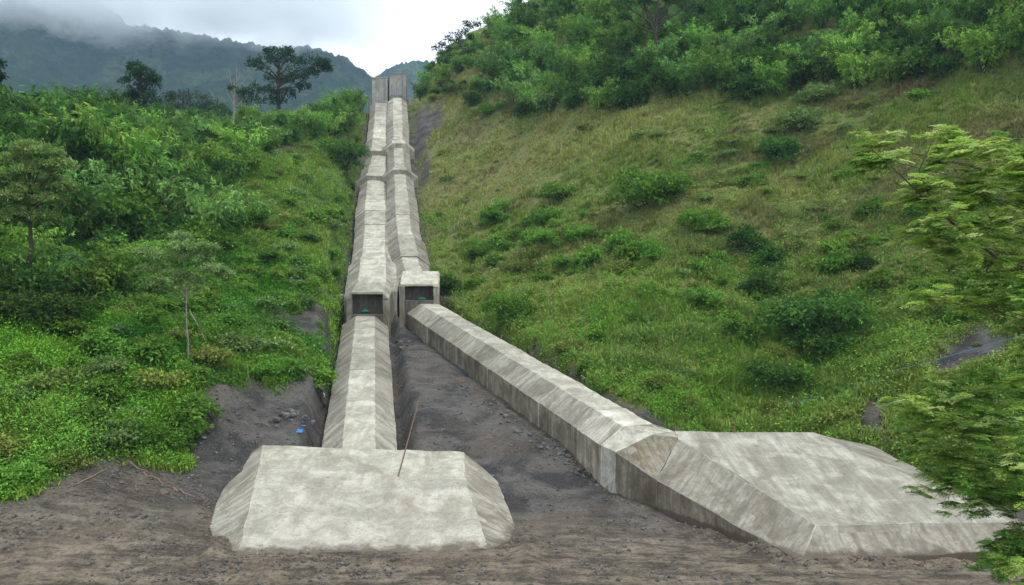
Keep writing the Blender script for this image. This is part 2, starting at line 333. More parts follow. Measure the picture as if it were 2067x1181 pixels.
gl = mixc(nt, ramp(nt, noise(nt, geo, .4, 6, .65), .4, .6), (.045, .075, .020), (.065, .115, .028))
gg = mixc(nt, al, gr, gl)
gg = mixc(nt, mathn(nt, 'MULTIPLY', ramp(nt, noise(nt, geo, 5, 4, .7), .4, .7), .5), gg, (.02, .02, .012))
# mud: dark grey shale near the pipes, browner and streaked by tracks on the yard
n1 = noise(nt, geo, .35, 7, .65, .5)
mud = mixc(nt, ramp(nt, n1, .42, .58), (.028, .028, .028), (.088, .084, .077))
strk = mathn(nt, 'ADD', mathn(nt, 'MULTIPLY', noise(nt, mapping(nt, geo, (.22, 1.3, 1)), 1.1, 9, .75, .6), .5), mathn(nt, 'MULTIPLY', noise(nt, geo, .9, 9, .78), .5))
sepY = N(nt, 'ShaderNodeSeparateXYZ'); nt.links.new(geo, sepY.inputs[0])
nearf = N(nt, 'ShaderNodeMapRange'); nt.links.new(sepY.outputs[1], nearf.inputs[0]); nearf.inputs[1].default_value = 47; nearf.inputs[2].default_value = 39
brown = mixc(nt, ramp(nt, strk, .44, .57), (.048, .040, .030), (.185, .155, .115))
mud = mixc(nt, nearf.outputs[0], mud, brown)
mud = mixc(nt, mathn(nt, 'MULTIPLY', ramp(nt, noise(nt, geo, .18, 5, .6), .52, .66), .4), mud, (.110, .088, .062))
peb = noise(nt, geo, 14, 3, .8)
mud = mixc(nt, mathn(nt, 'MULTIPLY', ramp(nt, peb, .57, .66), .7), mud, (.19, .18, .165))
mud = mixc(nt, mathn(nt, 'MULTIPLY', ramp(nt, noise(nt, geo, 4, 7, .85), .50, .60), .6), mud, (.026, .023, .022))
fin = mixc(nt, ad, gg, mud)
b = N(nt, 'ShaderNodeBsdfPrincipled'); b.inputs['Roughness'].default_value = .95; b.inputs['Specular IOR Level'].default_value = .15
nt.links.new(fin, b.inputs['Base Color'])
bp = N(nt, 'ShaderNodeBump'); bp.inputs['Strength'].default_value = .8; bp.inputs['Distance'].default_value = .12
nt.links.new(mathn(nt, 'ADD', noise(nt, geo, 3.5, 8, .7), mathn(nt, 'MULTIPLY', strk, .35)), bp.inputs['Height']); nt.links.new(bp.outputs[0], b.inputs['Normal'])
nt.links.new(b.outputs[0], o.inputs[0])
ground = link('ground', me, m); tag(ground, kind='structure')
def hz(x, y): return float(hgrid(np.array([float(x)]), np.array([float(y)]), Z)[0])
def on(px, py):
    p = ray(px, py, Z)[0]; return p

#@@CONCRETE
# ---------------------------------------------------------------- concrete works
def finish(bm, name, mats, parent=None, cut=.42, rough=.025, bevel=.05, pale=None, seed=0):
    """bevel, subdivide, give every face a UV whose v runs down its steepest line, then roughen; ONE object"""
    bmesh.ops.recalc_face_normals(bm, faces=bm.faces)
    if bevel: bmesh.ops.bevel(bm, geom=[e for e in bm.edges if e.calc_face_angle(0) > .12], offset=bevel, segments=1, affect='EDGES', profile=.5)
    for _ in range(6):
        es = [e for e in bm.edges if e.calc_length() > cut*1.6]
        if not es: break
        bmesh.ops.subdivide_edges(bm, edges=es, cuts=1, use_grid_fill=True)
    bm.normal_update(); uvl = bm.loops.layers.uv.new('UVMap')
    cen = sum((v.co for v in bm.verts), Vector())/max(1, len(bm.verts))
    for f in bm.faces:
        n = f.normal; n = Vector((round(n.x, 1), round(n.y, 1), round(n.z, 1))).normalized() if n.length else Vector((0, 0, 1))
        u = n.cross(Vector((0, 0, 1)))
        u = u.normalized() if u.length > .05 else Vector((1, 0, 0)); v = n.cross(u)
        for l in f.loops: l[uvl].uv = (l.vert.co.dot(u)+seed*7.1, l.vert.co.dot(v)+seed*3.3)
        f.smooth = False
    for v in bm.verts:
        c = v.co; x, y, z = c.x+seed*3.7, c.y, c.z
        k = Vector((float(vn(x*1.3+z, y*1.3, 1))-.5, float(vn(x*1.3, y*1.3+z, 2))-.5, float(vn(x*.9+5, y*.9+z*.7, 3))-.5))
        k2 = Vector((float(vn(x*5+z*2, y*5, 6))-.5, float(vn(x*5, y*5+z*2, 7))-.5, float(vn(x*4+z, y*5, 8))-.5)); v.co = c+k*2*rough+k2*.045
    me = bpy.data.meshes.new(name); bm.to_mesh(me); bm.free()
    o = link(name, me, mats, parent)
    if pale is not None: o['pale'] = float(pale)
    else: o['pale'] = 0.0
    return o
def frame_at(path, i):
    if i == 0: d = path[1]-path[0]
    elif i == len(path)-1: d = path[-1]-path[-2]
    else: d = (path[i+1]-path[i]).normalized()+(path[i]-path[i-1]).normalized()
    d = Vector(d); h = Vector((d.x, d.y, 0)).normalized(); side = Vector((h.y, -h.x, 0)); return side
def profile(tw, cw, ch, hh, g=0, asym=0):
    w = tw/2; k = cw-asym; return [(-w-cw-g, -hh), (-w-cw-g, -ch+g*.4), (-w-g*.3, g), (w+asym+g*.3, g), (w+cw+g, -ch*k/cw+g*.4), (w+cw+g, -hh)]
def sweep(path, prof):
    """closed prism along the path; material 0 top, 1 chamfer, 2 wall"""
    bm = bmesh.new(); rings = []
    for i, p in enumerate(path):
        s = frame_at(path, i); rings.append([bm.verts.new(Vector(p)+s*a+Vector((0, 0, b))) for a, b in prof])
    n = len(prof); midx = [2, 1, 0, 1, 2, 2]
    for r0, r1 in zip(rings[:-1], rings[1:]):
        for k in range(n):
            f = bm.faces.new((r0[k], r0[(k+1) % n], r1[(k+1) % n], r1[k])); f.material_index = midx[k]
    for r in (rings[0], rings[-1]): f = bm.faces.new(r); f.material_index = 1
    return bm
def resample(pts, s0, s1):
    pts = [Vector(p) for p in pts]; L = [0]
    for a, b in zip(pts[:-1], pts[1:]): L.append(L[-1]+(b-a).length)
    def at(s):
        for i in range(len(L)-1):
            if s <= L[i+1] or i == len(L)-2:
                t = (s-L[i])/(L[i+1]-L[i]); return pts[i].lerp(pts[i+1], t)
    out = [at(s0)] + [pts[i] for i in range(len(pts)) if s0+.3 < L[i] < s1-.3] + [at(s1)]
    return out, L[-1], L
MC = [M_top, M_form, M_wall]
def casing(name, pts, label, cuts, tw=1.85, cw=1.35, ch=1.0, hh=3.0, pale=None, ribs=(), seed=0, mats=MC, asym=0, jit=1):
    root = empty(name, tuple(pts[0])); tag(root, label, 'pipe casing', None)
    off = -Vector(pts[0]); _, L, _ = resample(pts, 0, .5)
    cuts = [0]+[c for c in cuts if c < L-1]+[L]
    for i, (a, b) in enumerate(zip(cuts[:-1], cuts[1:])):
        path, _, _ = resample(pts, a+(.02 if i else 0), b-.02); path = [p+off for p in path]
        j = random.uniform(-.03, .03)*jit
        finish(sweep(path, profile(tw+j, cw, ch, hh, j, asym)), 'casing_segment', mats, root, pale=(pale or {}).get(i, 0), seed=seed+i)
    for (s, l, g) in ribs:
        path, _, _ = resample(pts, s, s+l); path = [p+off for p in path]
        finish(sweep(path, profile(tw, cw, ch, hh, g, asym)), 'stiffening_rib', [M_top, M_form, M_form], root, pale=.25, seed=seed+30)
    return root
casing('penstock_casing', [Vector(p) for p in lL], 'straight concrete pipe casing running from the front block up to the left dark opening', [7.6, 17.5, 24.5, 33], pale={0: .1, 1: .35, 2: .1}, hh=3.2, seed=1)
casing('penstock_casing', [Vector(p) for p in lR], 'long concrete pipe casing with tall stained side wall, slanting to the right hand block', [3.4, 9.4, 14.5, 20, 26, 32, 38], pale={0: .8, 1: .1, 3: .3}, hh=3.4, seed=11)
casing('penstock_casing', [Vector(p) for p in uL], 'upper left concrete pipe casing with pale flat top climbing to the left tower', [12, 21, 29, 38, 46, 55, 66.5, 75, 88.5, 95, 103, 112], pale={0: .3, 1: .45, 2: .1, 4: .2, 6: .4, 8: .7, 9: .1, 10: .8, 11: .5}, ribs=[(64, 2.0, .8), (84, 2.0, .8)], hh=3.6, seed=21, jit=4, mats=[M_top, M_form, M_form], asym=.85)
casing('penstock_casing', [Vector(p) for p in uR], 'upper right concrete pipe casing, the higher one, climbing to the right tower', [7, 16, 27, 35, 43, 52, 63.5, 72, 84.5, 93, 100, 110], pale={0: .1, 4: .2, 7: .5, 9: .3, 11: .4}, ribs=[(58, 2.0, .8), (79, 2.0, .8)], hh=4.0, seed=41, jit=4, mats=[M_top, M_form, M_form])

gp_ = []
for yy in np.linspace(97.5, 205, 14):
    pl = [np.interp(yy, [p[1] for p in uL], [p[k] for p in uL]) for k in (0, 2)]; pr2 = [np.interp(yy, [p[1] for p in uR], [p[k] for p in uR]) for k in (0, 2)]
    gp_.append(Vector(((pl[0]+pr2[0])/2+.05, yy, pl[1]-.62)))
o_ = finish(sweep(gp_, profile(1.5, .2, .2, 1.6)), 'gutter_slab', [M_top, M_form, M_form], None, seed=57); tag(o_, 'rough concrete gutter filling the valley between the two upper casings', 'gutter')
def hull_faces(name, V, faces, mats, parent, pale=0, seed=0, **k):
    bm = bmesh.new(); vs = [bm.verts.new(Vector(v)) for v in V]
    for f, mi in faces:
        fc = bm.faces.new([vs[i] for i in f]); fc.material_index = mi
    return finish(bm, name, mats, parent, pale=pale, seed=seed, **k)
def down(p, z): return np.array((p[0], p[1], z))
# --- front anchor block
t1, t2 = U(530, 898, 51.2), U(935, 912, 50.8)
c1, c2 = U(522, 948, 46.9), U(938, 968, 46.6)
f1, f2 = U(480, 1132, 38.0), U(996, 1146, 37.6)
l1, l2, l3 = U(455, 953, 50.0), U(409, 1036, 44.4), U(438, 1104, 39.6)
r1, r2, r3 = U(1005, 970, 49.4), U(1040, 1060, 42.9), U(1032, 1116, 38.9)
rt = empty('anchor_block', (0, 0, 0)); tag(rt, 'wide pale concrete anchor block with sloping front at the foot of the straight casing', 'anchor block')
V = [t1, t2, c2, c1, f1, f2, l1, l2, l3, r1, r2, r3]
V = V + [down(v, -1.2) for v in V]
B = 12
fc = [((0, 1, 2, 3), 0), ((3, 2, 5, 4), 3), ((0, 3, 7, 6), 1), ((3, 4, 8, 7), 1), ((1, 9, 10, 2), 1), ((2, 10, 11, 5), 1),
      ((6, 7, 7+B, 6+B), 2), ((7, 8, 8+B, 7+B), 2), ((8, 4, 4+B, 8+B), 2), ((4, 5, 5+B, 4+B), 2), ((5, 11, 11+B, 5+B), 2), ((11, 10, 10+B, 11+B), 2), ((10, 9, 9+B, 10+B), 2),
      ((0, 6, 6+B, 0+B), 1), ((1, 0, 0+B, 1+B), 1), ((9, 1, 1+B, 9+B), 1)]
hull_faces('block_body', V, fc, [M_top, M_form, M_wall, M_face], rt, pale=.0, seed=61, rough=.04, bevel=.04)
# --- right anchor block, lower and wider, its head joined to the slanting casing
a0 = U(1362, 870, 51.2)
a1, a2, a3, a4 = U(1368, 884, 49.9), U(1640, 873, 52), U(2040, 1052, 40.8), U(1645, 1060, 39.8)
b2, b3 = U(1325, 968, 46.2), U(1616, 1132, 38.1)
e3 = U(2000, 1112, 38.6)
g2, g3 = U(1760, 900, 53.5), U(2130, 1085, 41)
rt = empty('anchor_block', (0, 0, 0)); tag(rt, 'broad low concrete anchor block sloping towards the tree on the right', 'anchor block')
V = [a1, a2, a3, a4, b2, b3, e3, g2, g3, a0]; B = len(V); V = V+[down(v, -1.2) for v in V]
fc = [((9, 1, 2, 3, 0), 0), ((0, 3, 5, 4), 1), ((3, 2, 6, 5), 1), ((2, 8, 6), 1), ((1, 7, 8, 2), 1),
      ((4, 5, 5+B, 4+B), 2), ((5, 6, 6+B, 5+B), 2), ((6, 8, 8+B, 6+B), 2), ((8, 7, 7+B, 8+B), 2), ((7, 1, 1+B, 7+B), 2), ((1, 9, 9+B, 1+B), 2), ((9, 0, 0+B, 9+B), 2), ((0, 4, 4+B, 0+B), 2)]
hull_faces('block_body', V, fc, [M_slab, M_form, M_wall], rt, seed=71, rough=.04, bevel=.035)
dr = Vector(lR[1]-lR[0]); dr = Vector((dr.x, dr.y, 0)).normalized(); sd_ = np.array((dr.y, -dr.x, 0)); fw = -np.array(dr)*.02
e1, e2, e3b = [lR[0]+fw+sd_*a_+np.array((0, 0, b_-.02)) for a_, b_ in ((-2.27, -1.0), (-.92, 0), (.92, 0))]
h1, h2, h3 = U(1242, 912, 48.2), U(1319, 877, 49.5), a0+np.array((-.02, .0, -.012))
q = [e1, e2, e3b, h3, h2, h1]; n6 = 6; q = q+[down(v, -1.2) for v in q]
hull_faces('block_neck', q, [((0, 1, 4, 5), 1), ((1, 2, 3, 4), 0), ((0, 5, 11, 6), 1), ((1, 0, 6, 7), 2), ((2, 1, 7, 8), 2), ((3, 2, 8, 9), 2), ((4, 3, 9, 10), 2), ((5, 4, 10, 11), 2)], [M_top, M_top, M_form], rt, pale=.75, seed=74, bevel=.02)
g1_ = np.array((.012, -.012, -.012)); q = [h1+g1_, h2+g1_, h3, a1+g1_*-1, b2+np.array((-.02, .01, -.01))]; q = q+[down(v, -1.2) for v in q]
hull_faces('block_head', q, [((0, 1, 3, 4), 1), ((1, 2, 3), 0), ((0, 4, 9, 5), 2), ((1, 0, 5, 6), 2), ((2, 1, 6, 7), 2), ((3, 2, 7, 8), 2), ((4, 3, 8, 9), 2)], [M_top, M_brown, M_wall], rt, seed=75, bevel=.015)
cb = h1+sd_*-.02; bt = [down(cb, 1.15)+sd_*-.0, down(cb, 1.15)+np.array(dr)*1.1, down(cb, 1.15)+sd_*.5, down(cb, -.8)+sd_*-.55-np.array(dr)*.25, down(cb, -.8)+np.array(dr)*1.5+sd_*-.45, down(cb, -.8)+sd_*.6-np.array(dr)*.3]
hull_faces('buttress', bt, [((0, 1, 2), 1), ((0, 3, 4, 1), 1), ((1, 4, 5, 2), 1), ((2, 5, 3, 0), 1)], MC, rt, seed=78, bevel=.03)

# --- the two square mouths (collars) where the casings change
def boxb(bm, x0, x1, y0, y1, z0, z1, z1b=None):
    z1b = z1 if z1b is None else z1b
    v = [bm.verts.new(c) for c in ((x0, y0, z0), (x1, y0, z0), (x1, y1, z0), (x0, y1, z0), (x0, y0, z1), (x1, y0, z1), (x1, y1, z1b), (x0, y1, z1b))]
    for f in ((0, 3, 2, 1), (4, 5, 6, 7), (0, 1, 5, 4), (1, 2, 6, 5), (2, 3, 7, 6), (3, 0, 4, 7)): bm.faces.new([v[i] for i in f])
    return bm
def collar(px, d, rz, ow, zt, zf, zb, dep, label, seed, cham=.5):
    p = U(px, 600, d); r = empty('thrust_collar', (p[0], d, 0), rz); tag(r, label, 'concrete collar')
    w = ow/2; rise = dep*.27
    for s in (-1, 1):
        bm = boxb(bmesh.new(), min(s*w, s*(w+.6)), max(s*w, s*(w+.6)), 0, dep, zb, zt-.26-cham, zt-.26-cham+rise); finish(bm, 'side_wall', [M_form], r, seed=seed+s)
    bm = bmesh.new(); c_ = cham; pr_ = [(-w-.62, zt-.24-c_), (-w-.62+c_*1.2, zt), (w+.62-c_*1.2, zt), (w+.62, zt-.24-c_), (w, zt-.24-c_), (w, zt-.26), (-w, zt-.26), (-w, zt-.24-c_)]
    ra = [bm.verts.new((a_, -.03, b_)) for a_, b_ in pr_]; rb = [bm.verts.new((a_, dep, b_+rise)) for a_, b_ in pr_]
    for k in range(8): bm.faces.new((ra[k], ra[(k+1) % 8], rb[(k+1) % 8], rb[k]))
    for q_ in ((0, 1, 6, 7), (1, 2, 5, 6), (2, 3, 4, 5)): bm.faces.new([ra[i] for i in q_]); bm.faces.new([rb[i] for i in q_])
    finish(bm, 'roof_slab', [M_top], r, pale=.2, seed=seed+3)
    finish(boxb(bmesh.new(), -w+.01, w-.01, 1.25, dep-.1, zb, zt-.24, zt-.1), 'back_wall', [M_mouth_shade], r, seed=seed+5)
    finish(boxb(bmesh.new(), -w+.01, w-.01, .0, 1.25-.02, zb, zf), 'floor_slab', [M_mouth_shade], r, seed=seed+7)
    return r
zc = U(741, 589, 90)[2]; zcf = U(741, 634, 90)[2]
collar(741, 89.5, R(1), 3.1, zc, zcf, zcf-4, 3.4, 'left square concrete mouth with dark opening above the straight casing', 81)
zc2 = U(845, 573, 93)[2]; zcf2 = U(845, 606, 93)[2]
collar(846, 92.5, R(4), 2.95, zc2, zcf2, zcf2-5, 5.0, 'right square concrete mouth with dark opening above the slanting casing', 91, cham=.12)
# wall strip filling the valley between the two upper casings and the pier between the mouths
q0 = U(797, 610, 95)
pr = empty('pier_wall', (q0[0], 92.0, 0), R(3)); tag(pr, 'tall narrow concrete pier standing between the two square mouths', 'wall')
finish(boxb(bmesh.new(), -.62, .62, 0, 7, zcf2-5.5, zc2-.75, zc2+.9), 'pier', [M_form], pr, seed=97, pale=.2)
# --- towers at the head of the line
def tower(xa, xb, ytop, ybot, d, dep, label, seed):
    p0, p1 = U(xa, ybot, d), U(xb, ytop, d); cx = (p0[0]+p1[0])/2
    r = empty('head_tower', (cx, d, p0[2])); tag(r, label, 'tower'); w = (p1[0]-p0[0])/2; h = p1[2]-p0[2]
    finish(boxb(bmesh.new(), -w, w, 0, dep, -4, h), 'tower_body', [M_grey], r, seed=seed, rough=.03)
    finish(boxb(bmesh.new(), w*.72, w+.12, -.25, dep*.9, -4, h-.25), 'side_buttress', [M_grey], r, seed=seed+2, pale=.25, rough=.02)
    finish(boxb(bmesh.new(), -w-.05, w+.05, -.12, dep+.1, h+.004, h+.22), 'coping', [M_grey], r, seed=seed+4, pale=.15, rough=.02)
    return r
tower(751, 782, 158, 208, 211, 3.5, 'shorter square concrete tower at the top of the left casing', 101)
tower(786, 818, 149, 200, 210, 4.0, 'taller square concrete tower at the top of the right casing', 111)
p0, p1 = U(821, 214, 211), U(846, 200, 211)
wl = finish(boxb(bmesh.new(), p0[0], p1[0], 210.6, 211.4, p0[2]-3, p1[2]), 'retaining_wall', [M_grey], None, seed=121, rough=.03); tag(wl, 'short low concrete wall to the right of the taller tower', 'wall')

#@@NATURE
# ---------------------------------------------------------------- far mountains, haze, mist
def mountain(name, prof, D, base_d, seed, label, amp):
    n = 620; px = np.linspace(prof[0][0], prof[-1][0], n); py = np.interp(px, [p[0] for p in prof], [p[1] for p in prof])
    k = 190; t = np.linspace(0, 1, k)
    V = []
    for j in range(k):
        tt = t[j]; d = D+(base_d-D)*tt
        x = (px-CX)/FPX*D*(1-.0*tt); zt = HC+D*(YH-py)/FPX
        f = (1-tt)**1.15
        rav = fbm(x*.0045+tt*.5, tt*3.0+x*0, 5, seed)*amp*1.6*np.sin(np.pi*min(1, tt*1.3+.02))+fbm(x*.02, d*.02+0*x, 4, seed+7)*amp*.45*min(1, tt*6)
        can = np.abs(fbm(x*.10, d*.10+0*x, 3, seed+9))*9+vn(x*.35, d*.35+0*x, seed+12)*3.5
        V.append(np.stack([x, np.full(n, d)+fbm(x*.012, tt*4+0*x, 4, seed+3)*60*min(1, tt*5), zt*f+rav+can-6*tt-4], -1))
    back = V[0].copy(); back[:, 1] += 500; back[:, 2] = -40
    V = np.array([back]+V); idx = np.arange((k+1)*n).reshape(k+1, n)
    F = np.stack([idx[:-1, :-1], idx[1:, :-1], idx[1:, 1:], idx[:-1, 1:]], -1).reshape(-1, 4)
    me = mesh_np(name, V.reshape(-1, 3), F, smooth=True)
    return tag(link(name, me, M_mtn), kind='structure')
m, nt, o = new_mat('mountain_forest'); M_mtn = m
geo = N(nt, 'ShaderNodeNewGeometry').outputs['Position']
c = mixc(nt, ramp(nt, noise(nt, geo, .011, 5, .6, .6), .45, .58), (.017, .034, .019), (.046, .072, .028))
c = mixc(nt, ramp(nt, noise(nt, geo, .07, 6, .8), .44, .56), tuple((.008, .015, .009)), c)
c = mixc(nt, mathn(nt, 'MULTIPLY', ramp(nt, noise(nt, geo, .05, 4, .7), .6, .7), .5), c, (.085, .115, .035))
b = N(nt, 'ShaderNodeBsdfDiffuse'); nt.links.new(c, b.inputs[0])
bp = N(nt, 'ShaderNodeBump'); bp.inputs['Strength'].default_value = 1.0; bp.inputs['Distance'].default_value = 8
nt.links.new(noise(nt, geo, .12, 5, .7), bp.inputs['Height']); nt.links.new(bp.outputs[0], b.inputs['Normal']); nt.links.new(b.outputs[0], o.inputs[0])
mountain('mountain', [(-900, 30), (-500, -60), (-250, -95), (-50, -70), (60, -45), (150, -12), (215, 10), (260, 50), (350, 62), (450, 82), (540, 95), (590, 98), (625, 92), (655, 105), (700, 118), (745, 150), (800, 185), (880, 230), (980, 300), (1100, 400)], 1300, 520, 201, '', 26)
mountain('mountain', [(560, 330), (640, 250), (730, 178), (765, 150), (800, 131), (835, 124), (870, 128), (930, 150), (1100, 190), (1400, 240), (2000, 250), (3000, 300)], 1700, 1350, 231, '', 16)

HAZE = .00016
def volume_box(name, lo, hi, setup):
    bm = bmesh.new(); boxb(bm, lo[0], hi[0], lo[1], hi[1], lo[2], hi[2]); bmesh.ops.recalc_face_normals(bm, faces=bm.faces)
    me = bpy.data.meshes.new(name); bm.to_mesh(me); bm.free()
    m, nt, o = new_mat(name+'_air'); v = N(nt, 'ShaderNodeVolumePrincipled'); setup(nt, v); nt.links.new(v.outputs[0], o.inputs['Volume'])
    ob = link(name, me, m); tag(ob, kind='stuff'); return ob
def _hz(nt, v): v.inputs['Color'].default_value = (.52, .77, 1, 1); v.inputs['Density'].default_value = HAZE; v.inputs['Anisotropy'].default_value = .2
volume_box('haze', (-2300, -480, -60), (2300, 2700, 620), _hz)
def _mist(nt, v):
    v.inputs['Color'].default_value = (.95, .97, 1, 1); v.inputs['Anisotropy'].default_value = -.3
    tcn = N(nt, 'ShaderNodeTexCoord'); g = tcn.outputs['Generated']; sx = N(nt, 'ShaderNodeSeparateXYZ'); nt.links.new(g, sx.inputs[0])
    p = N(nt, 'ShaderNodeNewGeometry').outputs['Position']
    nzv = noise(nt, mapping(nt, p, (1, 1, 1.6)), .012, 5, .6, .5)
    up = mathn(nt, 'MULTIPLY', ramp(nt, sx.outputs[2], .12, .62), .52)
    edge = mathn(nt, 'MULTIPLY', ramp(nt, sx.outputs[0], 0, .12), ramp(nt, sx.outputs[0], .82, 1, (1, 1, 1), (0, 0, 0)))
    dn = mathn(nt, 'MULTIPLY', mathn(nt, 'MAXIMUM', mathn(nt, 'SUBTRACT', mathn(nt, 'ADD', nzv, up), .69), 0), .045)
    nt.links.new(mathn(nt, 'MULTIPLY', dn, edge), v.inputs['Density'])
pa, pb = U(-60, 175, 1230), U(830, -80, 1230)
mist = volume_box('mist', (pa[0], 1120, pa[2]), (pb[0], 1330, pb[2]), _mist); tag(mist, kind='stuff')

# ---------------------------------------------------------------- plant generators
def unit(v): return v/np.maximum(np.linalg.norm(v, axis=-1, keepdims=True), 1e-9)
def leaf_quads(Pn, D, Nn, L, W, col):
    """diamond leaves; Pn base, D direction, Nn approximate normal"""
    D = unit(D); S = unit(np.cross(D, Nn)); L = np.asarray(L).reshape(-1, 1); W = np.asarray(W).reshape(-1, 1)
    up = unit(np.cross(S, D))
    V = np.stack([Pn, Pn+D*L*.45+S*W*.5+up*L*.04, Pn+D*L-up*L*.08, Pn+D*L*.45-S*W*.5+up*L*.04], 1)
    n = len(Pn); F = np.arange(n*4).reshape(n, 4); c = np.repeat(np.asarray(col)[:, None, :], 4, 1)
    return V.reshape(-1, 3), F, c.reshape(-1, 3)
def merge(parts):
    V, F, Cc, o = [], [], [], 0
    for v, f, c in parts: V.append(v); F.append(f+o); Cc.append(c); o += len(v)
    return np.concatenate(V), np.concatenate(F), np.concatenate(Cc)
def tube_pts(path, radii, sides=6, col=(.06, .05, .04)):
    path = np.asarray(path, float); n = len(path); T = np.gradient(path, axis=0); T = unit(T)
    A = np.cross(T, np.array([.31, .95, .05])); A = unit(A); Bv = np.cross(T, A)
    an = np.linspace(0, 2*np.pi, sides, endpoint=False)
    V = (path[:, None]+np.asarray(radii)[:, None, None]*(A[:, None]*np.cos(an)[None, :, None]+Bv[:, None]*np.sin(an)[None, :, None])).reshape(-1, 3)
    idx = np.arange(n*sides).reshape(n, sides); F = np.stack([idx[:-1], np.roll(idx[:-1], -1, 1), np.roll(idx[1:], -1, 1), idx[1:]], -1).reshape(-1, 4)
    return V, F, np.tile(np.array(col), (len(V), 1))
def curve(a, b, sag=0, n=6, wob=.0):
    t = np.linspace(0, 1, n)[:, None]; a = np.asarray(a, float); b = np.asarray(b, float)
    p = a*(1-t)+b*t; p[:, 2] += (np.sin(t[:, 0]*np.pi)*sag); 
    if wob: p[1:-1] += RNG.normal(0, wob, (n-2, 3))
    return p
def mixcol(n, cols, jit=.15):
    cols = np.array(cols); w = RNG.random((n, 1)); k = RNG.integers(0, len(cols), n); k2 = RNG.integers(0, len(cols), n)
    return (cols[k]*w+cols[k2]*(1-w))*(1+RNG.normal(0, jit, (n, 1))).clip(.4, 1.8)
GREENS = [(.085, .19, .028), (.12, .25, .035), (.17, .31, .048)]
DARKS = [(.042, .100, .024), (.06, .135, .028), (.085, .175, .034)]
PALES = [(.14, .23, .07), (.20, .29, .095), (.10, .18, .05)]
OLIVE = [(.17, .22, .05), (.23, .27, .07), (.13, .19, .04)]
def blob_leaves(c, r, n, size, cols, sq=.75, clump=9, droop=.2):
    """leaf clumps through the outer volume of one lobe"""
    k = max(1, n//clump); u = unit(RNG.normal(0, 1, (k, 3))); u[:, 2] = np.abs(u[:, 2])*.95-.25*RNG.random(k)
    rr = r*(.45+.58*RNG.random(k)**.55); cc = np.asarray(c)+u*rr[:, None]*np.array([1, 1, sq])
    ccol = mixcol(k, cols, .18)
    Pn = np.repeat(cc, clump, 0)+RNG.normal(0, size*.55, (k*clump, 3)); out_ = np.repeat(u, clump, 0)
    D = unit(out_*.8+RNG.normal(0, .7, Pn.shape)+np.array([0, 0, -droop])); Nn = unit(out_*.6+np.array([0, 0, 1.0])+RNG.normal(0, .45, Pn.shape))
    L = size*(.7+.7*RNG.random(len(Pn))); col = np.repeat(ccol, clump, 0)*(1+RNG.normal(0, .12, (len(Pn), 1))).clip(.5, 1.6)
    return leaf_quads(Pn, D, Nn, L, L*.5, col)
def split_mesh(name, wood, leaves, mats, parts=('stems', 'foliage')): pass
# --- prototypes: (stem mesh, foliage mesh), unit scale = 1 m radius
def bush_meshes(i, cols, lobes=7, n=1900, size=.15, tall=1.0, sq=.8):
    W, Lf = [], []
    for k in range(lobes):
        a = RNG.random()*6.28; q = RNG.random()**.6*.66; h = (.25+.75*RNG.random()*(1-q*.6))*tall
        c = np.array([math.cos(a)*q, math.sin(a)*q, h*.85]); r = .30+.24*RNG.random()
        Lf.append(blob_leaves(c, r, n//lobes, size, cols, sq)); W.append(tube_pts(curve((0, 0, -.25), c, .05, 5, .02), np.linspace(.03, .008, 5), 4))
    Lf.append(blob_leaves((0, 0, .1), .75, n//5, size, cols, .5))
    return mesh_np('stems', *merge(W)[:2], mats=[M_bark]), mesh_np('foliage', *merge(Lf), mats=[M_leaf])
def bamboo_meshes(i, cols, culms=17, H=1.0, spread=.55):
    """plumes: arching culms with drooping sprays of narrow leaves; unit height"""
    W, Lf = [], []
    for k in range(culms):
        a = RNG.random()*6.28; s = spread*(.25+.9*RNG.random()); h = H*(.62+.4*RNG.random()); n = 9; t = np.linspace(0, 1, n)
        b0 = np.array([math.cos(a), math.sin(a), 0])*.10*RNG.random()
        path = b0+np.stack([math.cos(a)*s*t**2.2, math.sin(a)*s*t**2.2, h*(t-.20*t**4)], -1); path[0, 2] = -.06
        W.append(tube_pts(path, np.linspace(.008, .002, n), 4, (.10, .12, .04)))
        m_ = 26; tt = .22+.78*RNG.random(m_)**.8; pc = np.stack([np.interp(tt, t, path[:, j]) for j in range(3)], -1)
        oo = unit(RNG.normal(0, 1, (m_, 3))*np.array([1, 1, .5])+np.array([math.cos(a), math.sin(a), .1])*.5); ln = (.06+.12*RNG.random((m_, 1)))*(1.15-tt[:, None]*.5)
        cc = pc+oo*ln; ccol = mixcol(m_, cols, .2); q = 7
        Pn = np.repeat(cc, q, 0)+RNG.normal(0, .018, (m_*q, 3)); D = unit(np.repeat(oo, q, 0)*.7+RNG.normal(0, .5, Pn.shape)+np.array([0, 0, -.45])); Nn = unit(np.array([0, 0, 1.])+RNG.normal(0, .5, Pn.shape))
        L = .055+.045*RNG.random(len(Pn)); Lf.append(leaf_quads(Pn, D, Nn, L, L*.32, np.repeat(ccol, q, 0)))
    return mesh_np('culms', *merge(W)[:2], mats=[M_bark]), mesh_np('foliage', *merge(Lf), mats=[M_leaf])
B_bush = [bush_meshes(i, c, l, n, sz, tl) for i, (c, l, n, sz, tl) in enumerate([(GREENS, 7, 1900, .15, 1), (DARKS, 8, 1900, .14, 1.1), (PALES, 6, 1500, .14, .9), (OLIVE, 7, 1700, .12, .8), (GREENS, 9, 2300, .13, 1.3), (DARKS, 6, 1700, .16, 1.2)])]
B_bam = [bamboo_meshes(i, c, n, 1, s) for i, (c, n, s) in enumerate([([(.12, .26, .045), (.20, .38, .065)], 17, .55), ([(.14, .31, .045), (.25, .43, .08)], 15, .62), (DARKS+[(.12, .26, .05)], 18, .5), ([(.12, .27, .065), (.19, .36, .09)], 14, .7)])]
